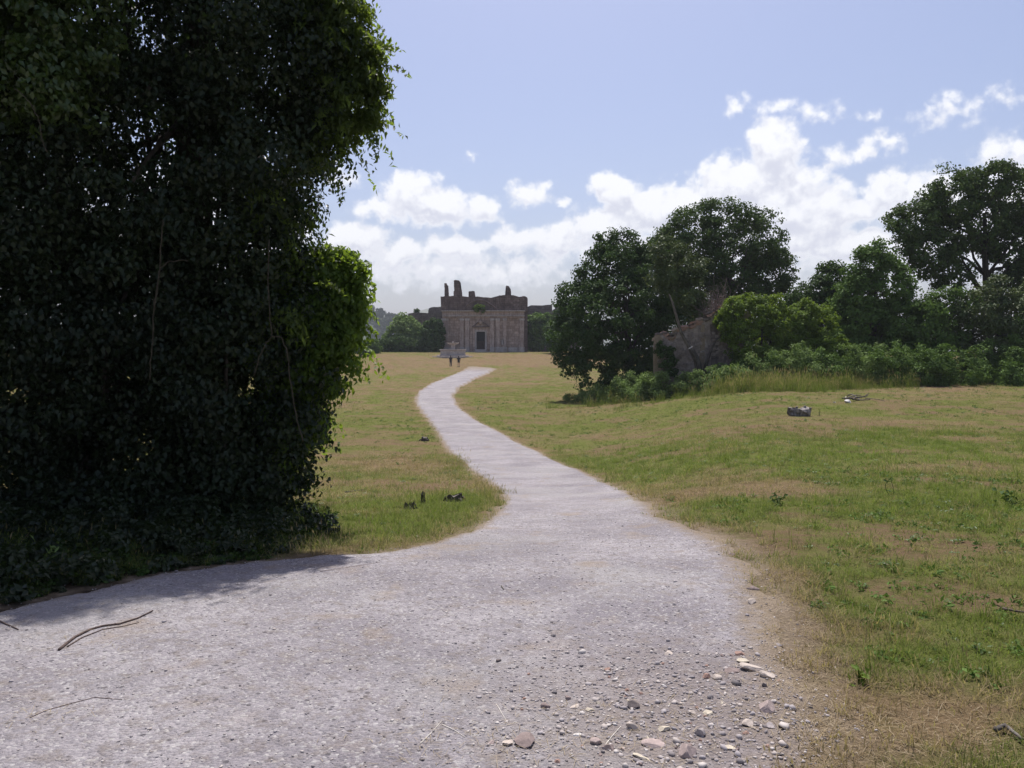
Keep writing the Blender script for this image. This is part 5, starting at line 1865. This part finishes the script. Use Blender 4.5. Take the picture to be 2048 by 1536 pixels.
# ------------------------------------------------------------------ foreground stones
STONES = [
    (1054, 1497, 46, 'brown', 'big rounded brown rock lying at the bottom of the gravel', (1, .9, .75)),
    (1017, 1499, 22, 'pale', 'pale angular stone touching the left of the big brown rock', (1, .8, .7)),
    (1375, 1519, 37, 'pink', 'grey-pink rounded rock at the bottom edge among the dry straw', (1, .9, .8)),
    (1531, 1430, 31, 'pink', 'squarish pinkish stone alone near the grass, light on top', (1, .9, .85)),
    (1502, 1348, 43, 'pale', 'largest pale flat slab of the stone cluster by the grass', (1, .75, .42)),
    (1534, 1362, 26, 'pale', 'pale blocky stone right of the flat slab', (1, .85, .7)),
    (1337, 1317, 19, 'pale', 'lone flat pale stone left of the stone cluster', (1, .8, .4)),
    (1480, 1317, 19, 'red', 'reddish stone at the top of the stone cluster', (1, .8, .6)),
    (1486, 1333, 21, 'cream', 'cream stone between the reddish stone and the flat slab', (1, .8, .5)),
    (1413, 1364, 15, 'red', 'small reddish stone at the left of the cluster', (1, .9, .7)),
    (1432, 1366, 20, 'pale', 'pale stone just right of the small reddish stone', (1, .7, .5)),
    (1527, 1382, 12, 'dark', 'small dark stone below the blocky pale stone', (1, .9, .8)),
    (1462, 1352, 34, 'brown', 'long brown sunken stone left of the flat slab', (1.3, .6, .3)),
    (1503, 1213, 19, 'pale', 'pale stone at the path edge above the cluster', (1, .8, .6)),
    (1505, 1181, 30, 'brown', 'flat brown stone at the path edge by the grass', (1.2, .7, .35)),
    (1560, 1293, 20, 'grey', 'flat grey stone half in the grass', (1.1, .8, .45)),
    (1328, 1471, 21, 'cream', 'cream stone in the middle of the dirt patch', (1, .9, .6)),
    (1384, 1438, 15, 'pale', 'small pale stone in the dirt above the cream one', (1, .7, .6)),
    (1415, 1438, 17, 'cream', 'small cream stone beside the small pale one', (1, .8, .6)),
    (1495, 1461, 23, 'pale', 'pale flat stone below the squarish pinkish stone', (1, .8, .55)),
    (1538, 1464, 20, 'grey', 'greyish stone at the grass edge below the pinkish stone', (1, .8, .5)),
    (1193, 1497, 29, 'pink', 'flat pinkish stone right of the big brown rock', (1, .7, .45)),
    (1221, 1510, 24, 'brown', 'brown stone just below the flat pinkish stone', (1, .8, .5)),
    (1400, 1481, 24, 'grey', 'dark grey wedge stone above the rock at the bottom edge', (1, .8, .7)),
    (1309, 1500, 44, 'pink', 'wide slab sunk flush in the dirt near the bottom', (1.2, .7, .22)),
    (1263, 1424, 28, 'dark', 'dark grey stone in the dirt patch', (1, .9, .6)),
    (1149, 1425, 19, 'pale', 'pale flat stone left of the dirt patch', (1, .7, .4)),
    (1180, 1431, 17, 'cream', 'cream chip right of the pale flat stone', (1, .8, .4)),
    (1135, 1409, 15, 'brown', 'round brown stone above the pale flat stone', (1, .9, .8)),
    (1092, 1425, 21, 'brown', 'flat brown stone left of the straw stalks', (1.1, .7, .5)),
    (1157, 1483, 19, 'white', 'white chip above the flat pinkish stone', (1.2, .6, .4)),
    (1281, 1527, 36, 'cream', 'cream slab sunk in the ground at the bottom edge', (1.2, .7, .25)),
    (1215, 1351, 13, 'red', 'little orange-red stone alone on the gravel', (1, .8, .7)),
    (1460, 1508, 26, 'cream', 'tan stone sunk among the straw near the bottom right', (1.1, .8, .3)),
    (1263, 1468, 21, 'pale', 'pale upright chip left of the cream stone', (.8, .7, .7)),
    (983, 1497, 15, 'pink', 'pink triangular chip left of the pale angular stone', (1, .7, .5)),
    (997, 1332, 10, 'dark', 'small dark brown stone alone in mid gravel', (1, .9, .8)),
    (1465, 1110, 18, 'brown', 'brown stone where the grass meets the path bend', (1.2, .7, .5)),
]


def place_stone(px, py, w, tone, label, sc, seed, group=None):
    b = G(px, py)
    dist = np.linalg.norm(b - np.array([0, 0, EYE]))
    r = w * dist / F * .5
    mx = max(sc[0], .01)
    o = lump('stone', r / mx * 1.12, seed, STONE[tone], None, (b[0], b[1], float(surf(b[0], b[1])[0]) + r * sc[2] * .32), 3, .22, sc)
    o.rotation_euler = (random.uniform(-.15, .15), random.uniform(-.15, .15), random.uniform(-.6, .6))
    tag(o, label, 'stone', group)
    return o


for i, (px, py, w, tone, lb, sc) in enumerate(STONES):
    place_stone(px, py, w, tone, lb, sc, 200 + i)

WORD = ('pale', 'pinkish', 'brown', 'grey', 'cream', 'reddish', 'dark', 'light grey')
protos = [place_stone(1300 + 10 * i, 1450, 11, t, f'small {WORD[i]} stone among the rubble by the lower right edge of the gravel', (1, .8, .55), 300 + i, 'small stones in the gravel rubble') for i, t in enumerate(('pale', 'pink', 'brown', 'grey', 'cream', 'red', 'dark', 'grey'))]
rgs = np.random.default_rng(77)
cnt = 0
while cnt < 130:
    px, py = rgs.normal(1340, 150), rgs.uniform(1290, 1545)
    if not 1040 < px < 1660:
        continue
    b = G(px, py)
    if float(path_sd([b[0]], [b[1]])[0]) < -.12:
        continue
    p = protos[rgs.integers(0, len(protos))]
    o = p if cnt < len(protos) else p.copy()
    if cnt < len(protos):
        o = protos[cnt]
    else:
        C.objects.link(o)
    s = rgs.uniform(.4, 1.1)
    o.scale = (s, s, s)
    o.location = (b[0], b[1], float(surf(b[0], b[1])[0]) + .001)
    o.rotation_euler = (rgs.normal() * .3, rgs.normal() * .3, rgs.uniform(0, 6))
    cnt += 1


def gravel():
    """loose pebbles too small to pick apart"""
    rg = np.random.default_rng(88)
    X, Y = sector(120000, 1.6, 10.0, -45, 40, rg)
    w = np.exp(-np.hypot(X, Y) / 4.2)
    c = G(1350, 1440)
    bo = np.exp(-(((X - c[0]) / .9) ** 2 + ((Y - c[1]) / .9) ** 2))
    sdg = path_sd(X, Y)
    ok = (sdg > -.30 * rg.random(len(X)) ** 2) & (rg.random(len(X)) < np.clip(.62 * w + .9 * bo, 0, 1))
    X, Y, bo = X[ok], Y[ok], bo[ok]
    n = len(X)
    s = np.exp(rg.normal(-5.85, .45, n)) * (1 + .8 * bo)
    bm = bmesh.new()
    bmesh.ops.create_icosphere(bm, subdivisions=1, radius=1)
    bv = np.array([v.co for v in bm.verts])
    bf = np.array([[v.index for v in f.verts] for f in bm.faces])
    bm.free()
    nv = len(bv)
    sc3 = np.stack([s * rg.uniform(.8, 1.5, n), s * rg.uniform(.7, 1.2, n), s * rg.uniform(.45, .9, n)], 1)
    a = rg.uniform(0, 6.28, n)
    v = bv[None] * (1 + np.clip(rg.normal(size=(n, nv, 1)) * .24, -.5, .5)) * sc3[:, None, :]
    ca, sa = np.cos(a)[:, None], np.sin(a)[:, None]
    vx, vy = v[..., 0] * ca - v[..., 1] * sa, v[..., 0] * sa + v[..., 1] * ca
    z = surf(X, Y) + s * .25
    V = np.stack([vx + X[:, None], vy + Y[:, None], v[..., 2] + z[:, None]], 2).reshape(-1, 3)
    T = (bf[None] + (np.arange(n) * nv)[:, None, None]).reshape(-1, 3)
    m, k, out = mat('loose_pebbles')
    t = k.attr('tint')
    r_ = k.n('ShaderNodeValToRGB')
    k.put(r_.inputs[0], t)
    els = r_.color_ramp.elements
    els[0].color, els[1].color = (.15, .135, .135, 1), (.55, .51, .48, 1)
    for p_, c_ in ((.12, (.24, .215, .215, 1)), (.5, (.36, .33, .335, 1)), (.8, (.42, .37, .34, 1))):
        e = els.new(p_)
        e.color = c_
    bs = k.n('ShaderNodeBsdfPrincipled')
    k.put(bs.inputs['Base Color'], r_.outputs[0])
    bs.inputs['Roughness'].default_value = .9
    bs.inputs['Specular IOR Level'].default_value = .2
    k.put(out.inputs[0], bs.outputs[0])
    tag(mobj('gravel', fast_mesh('gravel', V, T, [m], np.repeat(rg.random(n), len(bf)))), kind='stuff')
    print('pebbles', n)


gravel()


def dry_litter():
    """straw and dead grass strewn over the path's right edge and the dry patches"""
    rg = np.random.default_rng(89)
    X, Y = [], []
    for px, py, rx, ry, n in ((900, 1500, .35, .2, 120), (1100, 1490, .5, .25, 200), (1330, 1470, .5, .35, 420), (1550, 1420, .3, .4, 380), (1600, 1300, .2, .5, 300), (1560, 1200, .2, .6, 260), (1500, 1120, .3, .6, 160), (1750, 1440, .5, .3, 500), (1900, 1480, .4, .25, 320), (180, 1290, .35, .2, 60), (90, 1440, .2, .1, 60), (1450, 1085, .3, .5, 200), (1340, 1030, .5, .6, 160), (1590, 1250, .12, .5, 300), (1620, 1390, .15, .3, 300), (1660, 1500, .15, .2, 240)):
        c = G(px, py)
        X.append(rg.normal(c[0], rx * .7, n))
        Y.append(rg.normal(c[1], ry * .7, n))
    X, Y = np.concatenate(X), np.concatenate(Y)
    n = len(X)
    L = rg.uniform(.02, .085, n)
    a = rg.uniform(0, 6.28, n)
    d = np.column_stack([np.cos(a), np.sin(a), rg.normal(0, .12, n)])
    s = np.column_stack([-np.sin(a), np.cos(a), np.zeros(n)]) * (rg.uniform(.0005, .0011, n))[:, None]
    p = np.column_stack([X, Y, surf(X, Y) + .004])
    mid = p + d * L[:, None] * .5 + np.array([0, 0, 1]) * (L * rg.uniform(.0, .12, n))[:, None]
    e = p + d * L[:, None]
    V = np.stack([p - s, p + s, mid - s, mid + s, e], 1).reshape(-1, 3)
    b = np.arange(n)[:, None] * 5
    T = np.concatenate([b + [0, 1, 3], b + [0, 3, 2], b + [2, 3, 4]], 1).reshape(-1, 3)
    m = leaf_mat('straw', (.22, .17, .10), (.44, .36, .24), (.4, .32, .18), .25, .6, .2, 4)
    tag(mobj('straw_litter', fast_mesh('straw_litter', V, T, [m], np.repeat(rg.random(n), 3))), kind='stuff')


dry_litter()


# a few single weeds that stand out of the turf
def weed(px, py, label, h, n, L, W, m_, seed, upright=False):
    b = G(px, py)
    rg = np.random.default_rng(seed)
    root = empty('weed', b, label, 'weed')
    stems = MB()
    pp = []
    for i in range(5 if not upright else 2):
        t = np.array([rg.normal() * h * (.45 if not upright else .12), rg.normal() * h * (.45 if not upright else .12), h * rg.uniform(.6, 1)])
        q = bend((0, 0, -.01), t, 5, .08, rg)
        stems.tube(q, np.linspace(.004, .0015, 5) * (h / .12) ** .5, 4, False)
        pp += [q[rg.integers(1, 5)] + rg.normal(size=3) * L * .4 for _ in range(n // 5 + 1)]
    stems.build('stem', m_, root)
    pp = np.array(pp)
    V, T = leaves(pp, rg.normal(size=pp.shape) * .5 + [0, 0, 1], L, W, rg, .2)
    mobj('leaves', fast_mesh('leaves', V, T, [m_], np.repeat(rg.random(len(pp)), 2)), root)['kind'] = 'stuff'


weed(1722, 1368, 'bright green broad leaved weed at the edge of the dry patch', .07, 22, .045, .032, M_vine, 1)
weed(1780, 992, 'dark upright thistle standing alone in the dry grass', .28, 14, .09, .03, M_dark, 2, True)
weed(2012, 1012, 'dark leafy weed standing in green grass at the right edge', .2, 20, .09, .06, M_dark, 3)
weed(1555, 1010, 'dark tuft of weed on the tan patch right of the path', .14, 26, .07, .04, M_dark, 4)
weed(1270, 805, 'green leafy weed in the grass before the bracken', .4, 30, .12, .07, M_mid, 5)
weed(45, 1165, 'pale green feathery weed in the shade at the left edge of the gravel', .28, 40, .06, .022, M_brack, 6)
weed(1640, 832, 'dark weed sprig just right of the log', .3, 14, .1, .04, M_dark, 7, True)

# ------------------------------------------------------------------ the air
mh, kh, oh = mat('haze_air')
pv = kh.n('ShaderNodeVolumePrincipled')
pv.inputs['Color'].default_value = (.88, .93, 1.0, 1)
pv.inputs['Density'].default_value = .00024
pv.inputs['Anisotropy'].default_value = 0.0
kh.put(oh.inputs['Volume'], pv.outputs[0])
hz = MB().box(-3700, 3700, -200, 3800, -60, 190).build('haze', mh)
tag(hz, kind='stuff')
